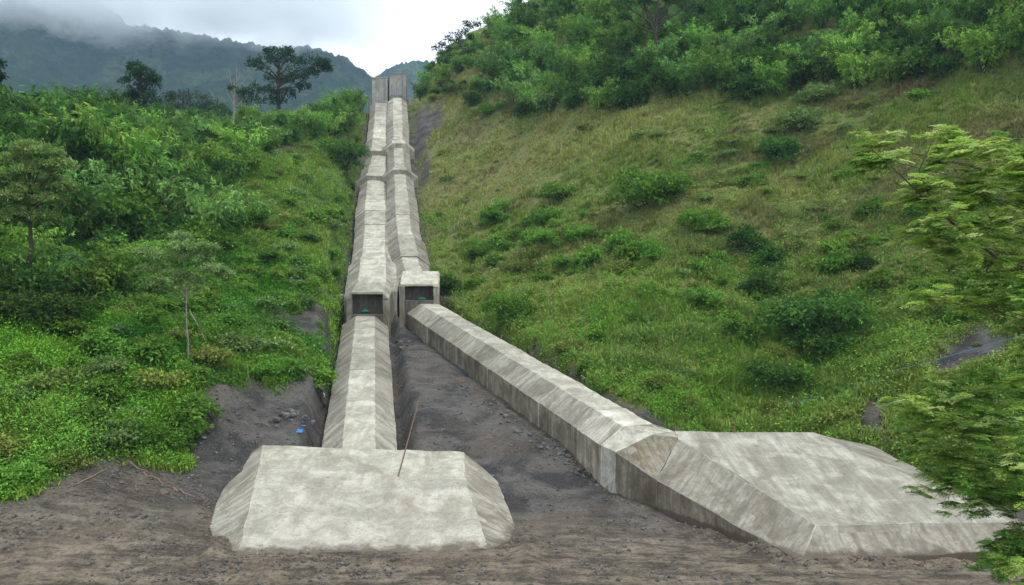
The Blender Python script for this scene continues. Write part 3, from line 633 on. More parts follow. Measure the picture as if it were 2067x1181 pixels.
def plant(name, proto, pos, s, label, cat, group, names=('stems', 'foliage'), sz=1.0):
    e = empty(name, (float(pos[0]), float(pos[1]), float(pos[2])), random.random()*6.28); e.scale = (s, s, s*sz); tag(e, label, cat, group)
    for nm, me in zip(names, proto): link(nm, me, None, e)
    return e
def scatter(polys, n, mind, G=None, seed=0, tries=30):
    """dart throwing inside photograph polygons, kept apart on the ground"""
    rg = np.random.default_rng(seed); xs = [p[0] for q in polys for p in q]; ys = [p[1] for q in polys for p in q]
    px = rg.uniform(min(xs), max(xs), n*tries); py = rg.uniform(min(ys), max(ys), n*tries); m = np.zeros(px.shape, bool)
    for q in polys: m |= inpoly(q, px, py)
    r = ray(px[m], py[m], Z); r = r[~np.isnan(r[:, 0])]; out_ = []
    for p in r:
        md = mind*(.8+.004*p[1])
        if all((p[0]-o_[0])**2+(p[1]-o_[1])**2 > md*md for o_ in out_): out_.append(p)
        if len(out_) >= n: break
    return out_
B_big = [bush_meshes(8, GREENS, 15, 6500, .075, 1.0), bush_meshes(9, DARKS, 16, 6500, .075, 1.1), bush_meshes(10, PALES, 14, 6000, .07, .9)]
# --- thicket high on the right hillside
TH_R = [(830, 175), (870, 132), (950, 92), (1100, -5), (1300, -120), (2160, -140), (2160, 150), (1950, 160), (1800, 186), (1650, 190), (1500, 212), (1400, 200), (1200, 232), (1060, 238), (1010, 195), (930, 180), (850, 205)]
for p in scatter([TH_R], 290, 2.35, seed=1, tries=60):
    dark = random.random() < .22; s = random.uniform(4.6, 7.6)
    if p[0] < -4 and p[1] > 165: s *= .62
    if random.random() < .80: plant('bamboo_clump', B_bam[2] if dark else random.choice(B_bam), p-np.array([0, 0, .1]), s, 'feathery green bamboo clump in the dense thicket high on the right hillside', 'bamboo', 'bamboo clumps in the thicket on the right hillside', ('culms', 'foliage'))
    else: plant('leafy_shrub', random.choice([B_bush[1], B_bush[4], B_bush[5]]), p, s*.42, 'rounded dark leafy shrub among the bamboo high on the right hillside', 'shrub', 'leafy shrubs in the thicket on the right hillside')
for p in scatter([[(842, 172), (880, 120), (940, 92), (1010, 60), (1090, 150), (1060, 232), (960, 235), (905, 205), (850, 200)]], 75, 2.2, seed=21):
    plant('leafy_shrub', random.choice([B_bush[0], B_bush[3], B_bush[4], B_bush[1], B_big[0]]), p-np.array([0, 0, .3]), random.uniform(1.3, 2.9), 'low shrub on the left shoulder of the right hillside', 'shrub', 'leafy shrubs in the thicket on the right hillside')
# --- woodland on the left slope
TH_L = [(-120, 210), (0, 262), (100, 272), (300, 262), (500, 280), (640, 250), (700, 215), (728, 216), (722, 268), (640, 285), (540, 300), (480, 390), (450, 460), (400, 520), (300, 560), (220, 600), (100, 640), (-120, 640)]
for p in scatter([TH_L], 299, 2.25, seed=2, tries=60):
    u_ = random.random(); s = random.uniform(4.2, 6.8)*(.82 if p[0] > -40 and p[1] > 150 else 1)*(.85 if p[1] < 80 else 1)*(1.3 if p[0]/p[1] < -.42 and p[1] > 80 else 1)
    if u_ < .62: plant('bamboo_clump', random.choice([B_bam[0], B_bam[1], B_bam[2], B_bam[2], B_bam[3]]), p-np.array([0, 0, .1]), s*random.choice([.8, 1, 1, 1.25]), 'feathery green bamboo clump in the woodland on the left slope', 'bamboo', 'bamboo clumps in the woodland on the left slope', ('culms', 'foliage'))
    else: plant('leafy_shrub', random.choice([B_bush[1], B_bush[1], B_bush[4], B_bush[5]]), p, s*.5, 'rounded leafy shrub in the woodland on the left slope', 'shrub', 'leafy shrubs in the woodland on the left slope')
for (px_, py_, h_, k, lb) in [(32, 270, 92, 1, 'tall bright bamboo plume peaking on the far left skyline'), (100, 272, 70, 0, 'second bamboo plume on the left skyline, shorter than the one beside it'), (690, 232, 62, 0, 'bamboo clump forming the peak just left of the head towers'), (648, 250, 55, 3, 'bamboo clump on the skyline below the right side of the spreading tree'), (330, 430, 80, 1, 'bright rounded bamboo clump at the front of the left woodland'), (200, 380, 110, 2, 'large dark bamboo clump in the front of the left woodland'), (230, 480, 90, 2, 'dark bamboo clump low in the left woodland'), (30, 470, 120, 2, 'dark bamboo clump below the pale layered tree')]:
    p = on(px_, py_); plant('bamboo_clump', B_bam[k], p-np.array([0, 0, .1]), h_*p[1]/FPX, lb, 'bamboo', None, ('culms', 'foliage'))
# --- shrubs of the lower left slope and the banks by the pipe
SL = [(-80, 560), (130, 520), (380, 505), (560, 470), (690, 420), (700, 560), (640, 600), (560, 660), (650, 740), (640, 790), (540, 760), (430, 765), (385, 930), (180, 925), (90, 975), (-80, 1010)]
for p in scatter([SL], 150, 2.1, seed=3):
    plant('low_shrub', random.choice([B_bush[0], B_bush[0], B_bush[2], B_bush[4], B_bush[3]]), p-np.array([0, 0, .25]), random.uniform(.9, 2.1), 'low bright green shrub in the tangled growth of the lower left slope', 'shrub', 'low shrubs of the lower left slope', sz=.8)
SG = [(470, 400), (560, 310), (640, 290), (722, 275), (715, 340), (705, 430), (560, 470), (440, 480)]
for p in scatter([SG], 34, 3.0, seed=4):
    plant('low_shrub', random.choice([B_bush[0], B_bush[3], B_bush[2]]), p-np.array([0, 0, .3]), random.uniform(1.0, 2.0), 'low shrub on the grassy knoll left of the upper casings', 'shrub', 'low shrubs on the grassy knoll', sz=.7)
# --- shrubs over the open right hillside
SR = [(870, 330), (920, 240), (1050, 250), (1400, 225), (1700, 210), (2100, 170), (2100, 760), (1850, 900), (1640, 860), (1400, 860), (1200, 760), (1000, 650), (890, 560)]
for p in scatter([SR], 190, 2.2, seed=5):
    plant('hillside_shrub', random.choice([B_bush[3], B_bush[3], B_bush[0], B_bush[2]]), p-np.array([0, 0, .35]), random.choice([.5, .7, .9, 1.2, 1.8])*random.uniform(.8, 1.15), 'small low shrub scattered in the grass of the right hillside', 'shrub', 'small shrubs scattered over the right hillside', sz=.7)
SR2 = [[(1010, 420), (1120, 410), (1220, 440), (1340, 520), (1250, 580), (1100, 560), (960, 570), (900, 540)], [(1420, 500), (1640, 470), (1780, 510), (1780, 640), (1700, 760), (1560, 800), (1500, 700), (1400, 600)], [(1780, 560), (1900, 520), (2080, 540), (2080, 640), (1900, 640)], [(1650, 440), (1900, 420), (1900, 480), (1700, 500)]]
for i, q in enumerate(SR2):
    lb = ['leafy green shrub in the long patch of bushes above the slanting casing', 'dark green shrub in the thick patch of bushes mid slope on the right', 'green shrub in the hollow behind the foreground tree', 'green shrub along the fold above the thick patch of bushes'][i]
    for p in scatter([q], [55, 60, 26, 26][i], 1.25, seed=10+i):
        plant('patch_shrub', random.choice([B_bush[0], B_bush[4], B_bush[3], B_big[0]] if i != 1 else [B_bush[1], B_bush[0], B_bush[3], B_bush[4]]), p-np.array([0, 0, .35]), random.choice([.8, 1.0, 1.3, 1.7, 2.2])*random.uniform(.85, 1.1), lb, 'shrub', 'shrubs of patch %s' % ('above the slanting casing', 'mid slope', 'behind the foreground tree', 'along the fold')[i])
for (px_, py_, w_, k, lb, sz_) in [
    (1312, 412, 150, 4, 'large round bright green bush standing alone on the right hillside', 1.0), (1570, 325, 85, 1, 'small dark green bush with paler grass around, below the thicket', 1.1), (1618, 262, 110, 2, 'pale spreading shrub just below the edge of the thicket', .8),
    (1425, 465, 100, 0, 'mid green bush down slope to the right of the large round bush', .9), (1135, 400, 90, 0, 'flat green bush to the left of the large round bush', .7), (1112, 222, 75, 2, 'pale grey-green rounded shrub at the left foot of the thicket', 1.0),
    (1650, 205, 90, 2, 'pale shrub with whitish top at the foot of the thicket', .8), (1035, 650, 110, 4, 'green shrub close above the slanting casing near the right mouth', 1.1), (1640, 690, 190, 5, 'large dark bush in the lower middle of the right hillside', .9),
    (1560, 775, 110, 1, 'dark shrub just above the back edge of the right block', .9), (900, 590, 60, 1, 'dark shrub right beside the right square mouth', 1.0), (690, 335, 100, 1, 'dark bush overhanging the left side of the upper casings', .9),
    (500, 455, 90, 0, 'broad leaved shrub at the lower edge of the left woodland', 1.0), (1010, 440, 60, 4, 'green shrub left of the long patch of bushes', .8), (545, 760, 110, 0, 'bright green bush on the lip of the cut bank', .8), (330, 900, 150, 0, 'bright green grass-like bush at the edge of the mud on the left', .8),
    (90, 660, 170, 1, 'dark shrub in the hollow at the left edge', .8), (1480, 300, 70, 3, 'small olive shrub below the middle of the thicket', .8), (320, 400, 90, 4, 'bright rounded shrub at the front of the left woodland', 1.2), (360, 470, 120, 2, 'pale mottled shrub behind the slender tree', .9)]:
    p = on(px_, py_); plant('hillside_bush', (B_big[{0: 0, 1: 1, 2: 2, 4: 0, 5: 1}.get(k, 0)] if w_ >= 85 else B_bush[k]), p-np.array([0, 0, .2]), w_*p[1]/FPX/2*1.15, lb, 'bush', None, sz=sz_)

# ---------------------------------------------------------------- named trees
def tree(name, label, base, d, blobs, trunk_r, n, size, cols, mat=None, bark=None, bare=(), sq=.7, group=None, trunk_top=None, extra=()):
    """base pixel of the foot, blobs (px,py,rpx) describe the crown at distance d; limbs run to every blob"""
    b0 = U(base[0], base[1], d); zg = hz(b0[0], d)
    b0[2] = min(b0[2], zg-.3) if abs(b0[2]-zg) < 12 else b0[2]
    r = empty(name, tuple(b0)); tag(r, label, 'tree', group)
    tp = U(*(trunk_top or blobs[0][:2]), d)-b0
    W = [tube_pts(curve((0, 0, 0), tp, 0, 8, trunk_r*.35), np.linspace(trunk_r, trunk_r*.35, 8), 8)]; Lf = []
    for k, bl in enumerate(blobs):
        c = U(bl[0], bl[1], d+RNG.uniform(-1, 1)*bl[2]*d/FPX*.9)-b0; rr = bl[2]*d/FPX
        f = np.clip(.35+.5*(c[2]/max(tp[2], .1))*.8, .3, .85); st = tp*f
        W.append(tube_pts(curve(st, c, .08*rr, 6, trunk_r*.3), np.linspace(trunk_r*.42, trunk_r*.08, 6), 5))
        for _ in range(3):
            e_ = c+unit(RNG.normal(0, 1, 3))*rr*.7; W.append(tube_pts(curve(st*.3+c*.7, e_, .05*rr, 4, trunk_r*.15), np.linspace(trunk_r*.14, trunk_r*.03, 4), 4))
        Lf.append(blob_leaves(c, rr, int(n*(bl[3] if len(bl) > 3 else 1)), size, cols, sq))
    for (xa, ya, xb, yb, wr) in bare:
        W.append(tube_pts(curve(U(xa, ya, d)-b0, U(xb, yb, d+RNG.uniform(-1, 1))-b0, .1, 6, wr*.5), np.linspace(wr, wr*.25, 6), 5))
    link('trunk', mesh_np('trunk', *merge(W)[:2], smooth=True), bark or M_bark, r)
    if Lf: link('crown', mesh_np('crown', *merge(Lf)), mat or M_tree, r)
    return r
DK = [(.022, .050, .026), (.032, .070, .032), (.045, .088, .036)]
tree('forest_tree', 'tall narrow dark tree rising above the left woodland before the mountain', (292, 275), 140, [(285, 150, 26), (300, 170, 26), (268, 165, 24), (275, 140, 18), (285, 190, 28), (298, 205, 24), (282, 222, 26), (308, 160, 16), (300, 228, 30), (272, 135, 10), (265, 195, 14)], .38, 420, .42, DK)
tree('forest_tree', 'broad spreading dark tree with umbrella crown near the mountain ridge', (563, 275), 170, [(562, 118, 28), (590, 125, 30), (620, 128, 28), (645, 135, 22), (535, 130, 26), (512, 132, 18), (652, 128, 14), (580, 105, 16), (548, 106, 16), (560, 160, 26), (595, 158, 24), (540, 185, 18), (578, 190, 20), (610, 175, 16), (558, 205, 18), (628, 150, 18), (660, 140, 8)], .5, 330, .46, DK, bare=[(563, 215, 545, 150, .16), (563, 215, 600, 150, .16)])
tree('dead_tree', 'pale half dead tree with bare upper branches beside the spreading tree', (472, 258), 132, [(500, 195, 20, .9), (515, 205, 20, .8), (488, 185, 10, .5), (468, 178, 7, .4), (512, 180, 14, .6)], .30, 300, .36, DK, bark=M_palebark, trunk_top=(472, 165), bare=[(472, 200, 462, 140, .10), (473, 190, 484, 145, .10), (472, 215, 455, 178, .08), (474, 195, 495, 160, .08), (462, 160, 455, 148, .05), (478, 165, 476, 120, .06)])
tree('forest_tree', 'low wide grey-green tree behind the tall narrow tree', (385, 262), 185, [(360, 205, 26), (385, 196, 26), (410, 205, 24), (335, 215, 22), (425, 218, 20), (345, 195, 14), (400, 222, 22), (372, 225, 24)], .32, 300, .46, [(.035, .060, .035), (.05, .08, .04)])
tree('forest_tree', 'dark rounded tree just left of the tall narrow tree', (232, 268), 150, [(235, 215, 22), (250, 205, 20), (222, 222, 18), (246, 225, 20)], .25, 330, .40, DK)
tree('forest_tree', 'bright narrow tree at the left end of the skyline trees', (205, 270), 138, [(208, 212, 16), (200, 228, 18), (214, 225, 14)], .2, 330, .36, GREENS)
tree('forest_tree', 'dark small crowned tree between the dead tree and the wide tree', (440, 262), 160, [(440, 220, 20), (425, 230, 16), (455, 232, 16)], .22, 300, .40, DK)
tree('forest_tree', 'light green tree with slim trunk just right of the dead tree', (500, 262), 135, [(495, 225, 15), (512, 232, 15), (484, 235, 12)], .15, 300, .34, GREENS)
tree('edge_tree', 'dark tree reaching in at the left edge with only branch tips visible', (-70, 330), 60, [(-40, 120, 34), (-15, 130, 20), (-60, 150, 40), (-5, 155, 10), (-90, 100, 50), (-50, 190, 40)], .22, 420, .22, DK)
tree('ridge_tree', 'sparse dark tree leaning on the skyline left of the right hill', (955, 104), 200, [(918, 70, 11), (935, 62, 11), (905, 80, 9), (950, 54, 9), (963, 50, 7), (925, 83, 10), (945, 76, 10), (892, 90, 6), (880, 97, 5), (940, 48, 6)], .22, 130, .46, [(.03, .04, .03), (.045, .05, .04)], bare=[(955, 100, 885, 95, .09), (955, 95, 955, 48, .09)])
tree('ridge_tree', 'dark tree on the skyline where the right hill meets the top edge', (1118, 20), 196, [(1095, 15, 14), (1110, 5, 16), (1125, 0, 16), (1080, 28, 12), (1140, -6, 16), (1060, 35, 10)], .22, 300, .5, [(.03, .045, .03), (.045, .07, .035)])
tree('ridge_tree', 'small twiggy tree in the middle of the right skyline', (1020, 62), 206, [(1015, 50, 9), (1028, 42, 8), (1050, 32, 8), (1038, 48, 10), (1000, 66, 8)], .14, 180, .42, [(.035, .055, .03), (.05, .08, .035)])
tree('tall_tree', 'tall tree with dark forked trunk standing in the thicket at the top edge', (1325, 104), 139, [(1290, -20, 30), (1330, -34, 36), (1372, -14, 30), (1388, 12, 22), (1255, 5, 20), (1395, 40, 14), (1262, 34, 12), (1300, 2, 12), (1350, 0, 12)], .52, 420, .36, [(.045, .10, .035), (.06, .13, .04)], bare=[(1322, 70, 1298, 8, .26), (1322, 70, 1352, 5, .22), (1310, 35, 1285, 0, .14), (1318, 50, 1330, -10, .16)], trunk_top=(1322, 40))
tree('tall_tree', 'leafless dark tree standing in the thicket at the top right', (1880, 80), 120, [(1870, 0, 22, .3), (1890, 10, 18, .3)], .22, 200, .34, DK, bare=[(1880, 60, 1865, 0, .09), (1880, 50, 1900, 5, .08)])
tree('slender_tree', 'slender young tree with light airy crown and thin pale trunk on the left slope', (380, 715), 58, [(370, 500, 34), (330, 520, 34), (400, 520, 32), (300, 545, 26), (430, 545, 28), (350, 555, 30), (385, 570, 28), (310, 575, 20), (365, 480, 22), (455, 555, 18), (420, 500, 20), (290, 510, 18)], .07, 1250, .15, [(.20, .32, .10), (.26, .37, .14), (.14, .26, .07)], bark=M_palebark, sq=.45, trunk_top=(375, 560))
tree('slender_tree', 'small young tree with flat crown and pale stem near the left edge', (162, 650), 64, [(150, 535, 28), (175, 545, 28), (130, 560, 28), (185, 575, 22), (155, 575, 28), (110, 575, 18), (145, 520, 14)], .07, 1100, .16, [(.12, .26, .08), (.17, .32, .11), (.10, .20, .06)], bark=M_palebark, sq=.5, trunk_top=(160, 580))
tree('leafy_tree', 'large leafy tree with pale yellowish layered leaves at the left edge', (62, 640), 62, [(60, 300, 34), (95, 310, 32), (120, 335, 30), (35, 325, 34), (70, 345, 40), (15, 360, 30), (110, 370, 34), (60, 385, 40), (20, 400, 32), (100, 405, 34), (130, 380, 22), (-10, 380, 30), (50, 430, 36), (90, 440, 28), (10, 440, 30)], .18, 1900, .17, [(.20, .29, .08), (.28, .36, .12), (.11, .20, .05)], sq=.5)
tree('leafy_tree', 'dark shaggy creeper-hung tree in the middle of the left woodland', (175, 420), 88, [(170, 260, 30), (185, 290, 34), (165, 310, 34), (200, 330, 34), (185, 350, 36), (205, 370, 30), (160, 355, 30)], .2, 460, .24, DK)

# --- foreground tree whose trunk stands outside the frame on the right
root = empty('feathery_tree', (15.5, 18.0, hz(15.5, 18)-.2)); tag(root, 'near feathery tree with pale green compound leaves reaching in from the right edge', 'tree')
O_ = np.array(root.location); TW, LV = [], []
TW.append(tube_pts(curve((0, 0, 0), (-.6, -.4, 17), 0, 12, .06), np.linspace(.24, .07, 12), 10))
def compound_leaf(P0, D, up, ln, col):
    D = unit(D); side = unit(np.cross(D, up)); k = 9; t = (np.arange(k)+.8)/k
    sagv = np.array([0, 0, -1.0])
    pts = P0+D*ln*t[:, None]+sagv*(.22*ln*t[:, None]**2)
    parts_V, cl = [], []
    for s in (-1, 1):
        Dl = unit(side*s+D*.45+RNG.normal(0, .12, (k, 3))); L = ln*.30*(1-.45*np.abs(t-.45)); 
        parts_V.append((pts, Dl, np.tile(up, (k, 1))+RNG.normal(0, .25, (k, 3)), L, L*.42))
    Pn = np.concatenate([p[0] for p in parts_V]); Dn = np.concatenate([p[1] for p in parts_V]); Nn = np.concatenate([p[2] for p in parts_V]); L = np.concatenate([p[3] for p in parts_V]); W = np.concatenate([p[4] for p in parts_V])
    return leaf_quads(Pn, Dn, Nn, L, W, np.tile(col, (2*k, 1))*(1+RNG.normal(0, .1, (2*k, 1))))
CL = [(1752, 290, 30, 1), (1745, 330, 24, .4), (1785, 325, 28, .7), (1880, 283, 34, 1), (1905, 300, 34, .9), (1862, 320, 28, .8), (1838, 375, 24, .9), (1820, 400, 22, 1), (1870, 440, 46, 1), (1850, 470, 40, .8), (1920, 395, 40, .8), (1990, 300, 40, 1), (2030, 335, 50, .8), (1965, 345, 40, 1), (2055, 300, 40, .7), (1960, 400, 44, .8), (2040, 400, 50, .4), (1905, 500, 46, .9), (1975, 455, 50, 1), (2040, 470, 50, .9),
      (1990, 520, 50, .6), (2055, 540, 50, .9), (1850, 598, 34, 1), (1900, 602, 40, 1), (1950, 610, 44, .7), (2010, 600, 50, .5), (2060, 610, 40, .4), (2062, 700, 16, 1), (1812, 820, 34, 1), (1865, 812, 46, .9), (1920, 795, 46, .8), (1985, 780, 50, .8), (2045, 790, 50, .9), (1850, 870, 40, .9), (1905, 865, 50, .8), (1970, 860, 54, .4), (2040, 870, 54, .8), (1850, 930, 36, .8), (1900, 925, 46, .9), (1965, 935, 50, .5), (2035, 940, 50, .8), (1880, 980, 40, .6),
      (1935, 995, 40, .5), (2000, 1000, 40, .4), (2050, 1010, 30, .3), (2000, 1110, 34, .2), (2040, 1085, 34, .3), (1975, 1140, 26, .2), (2035, 1145, 40, .8), (2062, 1120, 30, .7), (2090, 900, 60, .6), (2100, 500, 60, .6), (2110, 700, 60, .6), (2110, 1000, 60, .5), (2100, 350, 60, .6)]
for (px_, py_, r_, br) in CL:
    px_ += 34 if px_ > 1800 else 12; py_ += 0
    d_ = 17+RNG.uniform(-1.3, 1.6); c = U(px_, py_, d_)-O_; rr = r_*d_/FPX
    z0 = float(np.clip(c[2]-.7-.28*abs(c[0]), 1.5, 15)); st = np.array([-.6*z0/17, -.4*z0/17, z0])
    pth = curve(st, c, .35, 8, .05); TW.append(tube_pts(pth, np.linspace(.020, .005, 8), 5))
    for s in range(int(11+r_*.38)):
        o3 = RNG.normal(0, 1, 3)*np.array([rr*.6, rr*.7, rr*.42]); q = c+o3; az = RNG.normal(math.pi, 1.1); D = np.array([math.cos(az), math.sin(az)*.9, RNG.normal(.10, .18)])
        TW.append(tube_pts(curve(c*.6+q*.4, q, .02, 3, .01), [.005, .004, .003], 3))
        young = RNG.random() < br*.8
        col = np.array((.32, .50, .10) if young else (.14, .30, .06))*(1+RNG.normal(0, .18)); 
        if young and RNG.random() < .3: col = np.array((.44, .58, .20))
        for k in range(6):
            a_ = (k-2.5)*.36+RNG.normal(0, .12); Dk = np.array([D[0]*math.cos(a_)-D[1]*math.sin(a_), D[0]*math.sin(a_)+D[1]*math.cos(a_), D[2]+RNG.normal(0, .1)])
            LV.append(compound_leaf(q, Dk, unit(np.array([0, 0, 1.])+RNG.normal(0, .2, 3)), RNG.uniform(.20, .34), col))
# the bare limb seen against the hillside
lm = [U(*q) for q in ((2200, 640, 17.6), (2060, 560, 17.3), (1970, 487, 17.0), (1890, 425, 16.8), (1815, 350, 16.7), (1752, 295, 16.6))]
TW.append(tube_pts(np.array([np.array([-.4, -.2, 9.0])]+[q-O_ for q in lm]), [.055, .042, .032, .025, .019, .013, .007], 8))
TW.append(tube_pts(np.array([lm[3]-O_, U(1855, 345, 16.8)-O_, U(1880, 290, 16.8)-O_]), [.022, .014, .008], 5))
link('trunk', mesh_np('trunk', *merge(TW)[:2], smooth=True), M_bark, root)
link('foliage', mesh_np('foliage', *merge(LV)), M_tree, root)

# ---------------------------------------------------------------- ground cover
def ground_pts(n, seed):
    rg = np.random.default_rng(seed); px = rg.uniform(-60, 2130, n); py = rg.uniform(60, 1181, n)
    r = ray(px, py, Z); r = r[~np.isnan(r[:, 0])]; r[:, :2] += rg.normal(0, .12, (len(r), 2)); r[:, 2] = hgrid(r[:, 0], r[:, 1], Z); return r
def dirt_at(r): return hgrid(r[:, 0], r[:, 1], G_dirt)
def tufts(r, blades, h, w, cols, lean=.55, dist=True):
    n = len(r); k = blades; sc = (.75+.0045*r[:, 1]) if dist else np.ones(n)
    hh = np.repeat(h*sc, k)*(.55+.7*RNG.random(n*k)); Pn = np.repeat(r, k, 0)+RNG.normal(0, .10, (n*k, 3))*np.repeat(sc, k)[:, None]; Pn[:, 2] = np.repeat(r[:, 2], k)-.05
    az = RNG.random(n*k)*6.283; ln = lean*(.4+RNG.random(n*k)); D = np.stack([np.cos(az)*ln, np.sin(az)*ln, np.ones(n*k)], -1); Nn = np.stack([-np.cos(az), -np.sin(az), np.full(n*k, .8)], -1)
    V, F, c = leaf_quads(Pn, D, Nn, hh, w*np.repeat(sc, k)*(.7+.6*RNG.random(n*k)), np.repeat(cols, k, 0)*(1+RNG.normal(0, .14, (n*k, 1))).clip(.5, 1.6))
    V = V.reshape(-1, 4, 3); V[:, 2, 2] -= (hh*ln*.35); return V.reshape(-1, 3), F, c
gp = ground_pts(150000, 5); dv = dirt_at(gp); gp = gp[(dv < .35) | ((dv < .93) & (RNG.random(len(gp)) < .08+.35*(hgrid(gp[:, 0], gp[:, 1], yard*1.0) < .5)))]
lush = sstep(4, -6, gp[:, 0]+(gp[:, 1]-60)*.22)
pn = fbm(gp[:, 0]*.07, gp[:, 1]*.07, 4, 71); pm = fbm(gp[:, 0]*.35, gp[:, 1]*.35, 3, 73); pk = fbm(gp[:, 0]*.04+9, gp[:, 1]*.09, 3, 75)
qx, qy = proj(gp)
A_ = np.array
def lerp(a, b, t): return a*(1-t[:, None])+b*t[:, None]
cR = lerp(A_((.300, .290, .088))[None], A_((.185, .270, .055))[None], sstep(-.25, .35, pn+pm*.5))
cR = lerp(cR, A_((.230, .185, .100))[None], .75*sstep(.05, .45, pk+pm*.4))
cR = lerp(cR, A_((.38, .385, .125))[None], .6*sstep(.15, .5, -pk+pm*.5))
low = sstep(30, 6, gp[:, 2]); cR = lerp(cR, A_((.175, .310, .045))[None], low*.55)
cL = lerp(A_((.080, .200, .028))[None], A_((.215, .360, .050))[None], sstep(-.3, .35, pn+pm*.6)); cL = lerp(cL, A_((.25, .32, .08))[None], .5*sstep(.15, .5, pk))
knoll = sstep(80, 105, gp[:, 1])*(gp[:, 0] < 0); cL = lerp(cL, A_((.250, .320, .075))[None], knoll*.6)
cc = lerp(cR, cL, lush)
hgt = .56*(.45+1.1*sstep(-.4, .5, pm+pn*.4))*(1+.5*(RNG.random(len(gp)) < .06))
g1 = tufts(gp, 7, hgt, .075, cc)
gr_o = link('grass', mesh_np('grass', *g1), M_grass); tag(gr_o, kind='stuff')
# broad leaved herbs and creepers, thick on the left and low on the right
sel = RNG.random(len(gp)) < np.clip(lush*.75+low*.35+(pm > .25)*.12, 0, .8)
hp = gp[sel]; hc = cc[sel]*A_((.75, 1.0, .8)); hq = RNG.random(len(hp)) < .55; hp = hp[hq]; hc = hc[hq]
n = len(hp); k = 7; s_ = .6+.5*RNG.random(n)
Pn = np.repeat(hp, k, 0)+RNG.normal(0, .22, (n*k, 3))*A_((1, 1, .0)); Pn[:, 2] += .10+.62*np.repeat(s_, k)*RNG.random(n*k)
D = RNG.normal(0, 1, (n*k, 3))*A_((1, 1, .35)); Nn = A_((0, 0, 1.))+RNG.normal(0, .4, (n*k, 3)); L = .21*np.repeat(s_*(.75+.004*hp[:, 1]), k)*(.7+.6*RNG.random(n*k))
he = link('undergrowth', mesh_np('undergrowth', *leaf_quads(Pn, D, Nn, L, L*.62, np.repeat(hc, k, 0)*(1+RNG.normal(0, .16, (n*k, 1))).clip(.5, 1.7))), M_grass); tag(he, kind='stuff')
sp_ = gp[::6]; sc_ = cc[::6]; sl_ = lush[::6]
keep = RNG.random(len(sp_)) < np.clip(.30+fbm(sp_[:, 0]*.12, sp_[:, 1]*.12, 3, 81)*1.3+sl_*.25+sstep(30, 8, sp_[:, 2])*.25, .05, .95)
sp_ = sp_[keep]; sc_ = sc_[keep]; sl_ = sl_[keep]; n = len(sp_); k = 54; rr_ = (.28+.85*RNG.random(n)**2.2)*(.75+.0045*sp_[:, 1])*(1+.35*sl_)
uu = unit(RNG.normal(0, 1, (n*k, 3))); uu[:, 2] = np.abs(uu[:, 2]); Pn = np.repeat(sp_, k, 0)+uu*np.repeat(rr_, k)[:, None]*(.5+.55*RNG.random((n*k, 1)))*A_((1, 1, 1.15))
D = unit(uu*.7+RNG.normal(0, .7, uu.shape)); Nn = unit(uu*.6+A_((0, 0, 1.))+RNG.normal(0, .4, uu.shape)); L = np.repeat((.10+.08*RNG.random(n))*(.75+.004*sp_[:, 1]), k)*(.7+.6*RNG.random(n*k))
tint = A_((.72, 1.08, .80))*(1+RNG.normal(0, .22, (n, 1))); so = link('scrub', mesh_np('scrub', *leaf_quads(Pn, D, Nn, L, L*.55, np.repeat(sc_*tint, k, 0)*(1+RNG.normal(0, .14, (n*k, 1))).clip(.5, 1.6))), M_grass); tag(so, kind='stuff')
# --- stones and clods on the mud
rp = ground_pts(90000, 9); dv = dirt_at(rp); rp = rp[(dv > .6)]; 
rp = rp[RNG.random(len(rp)) < np.clip(.35+fbm(rp[:, 0]*.5, rp[:, 1]*.5, 3, 91)*1.1, .05, 1)][:22000]
def rock_verts(sz, flat=.6):
    o8 = np.array([(1, 0, 0), (-1, 0, 0), (0, 1, 0), (0, -1, 0), (0, 0, 1), (0, 0, -1), (.6, .6, .5), (-.6, .6, .45), (-.6, -.6, .5), (.6, -.6, .4)], float); return o8
n = len(rp); octv = np.array([(1, 0, 0), (0, 1, 0), (-1, 0, 0), (0, -1, 0), (0, 0, .8), (0, 0, -.6)]); octf = np.array([(0, 1, 4), (1, 2, 4), (2, 3, 4), (3, 0, 4), (1, 0, 5), (2, 1, 5), (3, 2, 5), (0, 3, 5)])
sz = .020+.11*RNG.random(n)**5+.0002*rp[:, 1]; V = octv[None]*sz[:, None, None]*(.6+.8*RNG.random((n, 6, 3)))+rp[:, None, :]+A_((0, 0, .004)); F = octf[None]+np.arange(n)[:, None, None]*6
stn = link('gravel', mesh_np('gravel', V.reshape(-1, 3), F.reshape(-1, 3)), M_rock); tag(stn, kind='stuff')
ed = [];
for a_, b_ in (((440, 1098, 39.9), (520, 1128, 38.0)), ((520, 1128, 38.0), (990, 1140, 37.6)), ((990, 1140, 37.6), (1042, 1095, 40.3)), ((412, 1036, 44.6), (440, 1098, 39.9)), ((1225, 1000, 47.5), (1330, 1045, 44.2)), ((1330, 1045, 44.2), (1616, 1132, 37.9)), ((1616, 1132, 37.9), (2000, 1125, 37.9)), ((800, 700, 84), (1225, 985, 48.6)), ((655, 810, 60), (690, 650, 84))):
    a3_, b3_ = U(*a_), U(*b_); L_ = np.hypot(*(b3_-a3_)[:2]); t_ = RNG.random((int(L_*26), 1)); q_ = a3_*(1-t_)+b3_*t_; q_[:, :2] += RNG.normal(0, .22, (len(q_), 2)); q_[:, 2] = hgrid(q_[:, 0], q_[:, 1], Z); ed.append(q_)
ed = np.concatenate(ed); n = len(ed); sz = .025+.09*RNG.random(n)**3; V = octv[None]*sz[:, None, None]*(.6+.8*RNG.random((n, 6, 3)))+ed[:, None, :]; F = octf[None]+np.arange(n)[:, None, None]*6
ru = link('rubble', mesh_np('rubble', V.reshape(-1, 3), F.reshape(-1, 3)), M_clod); tag(ru, kind='stuff')
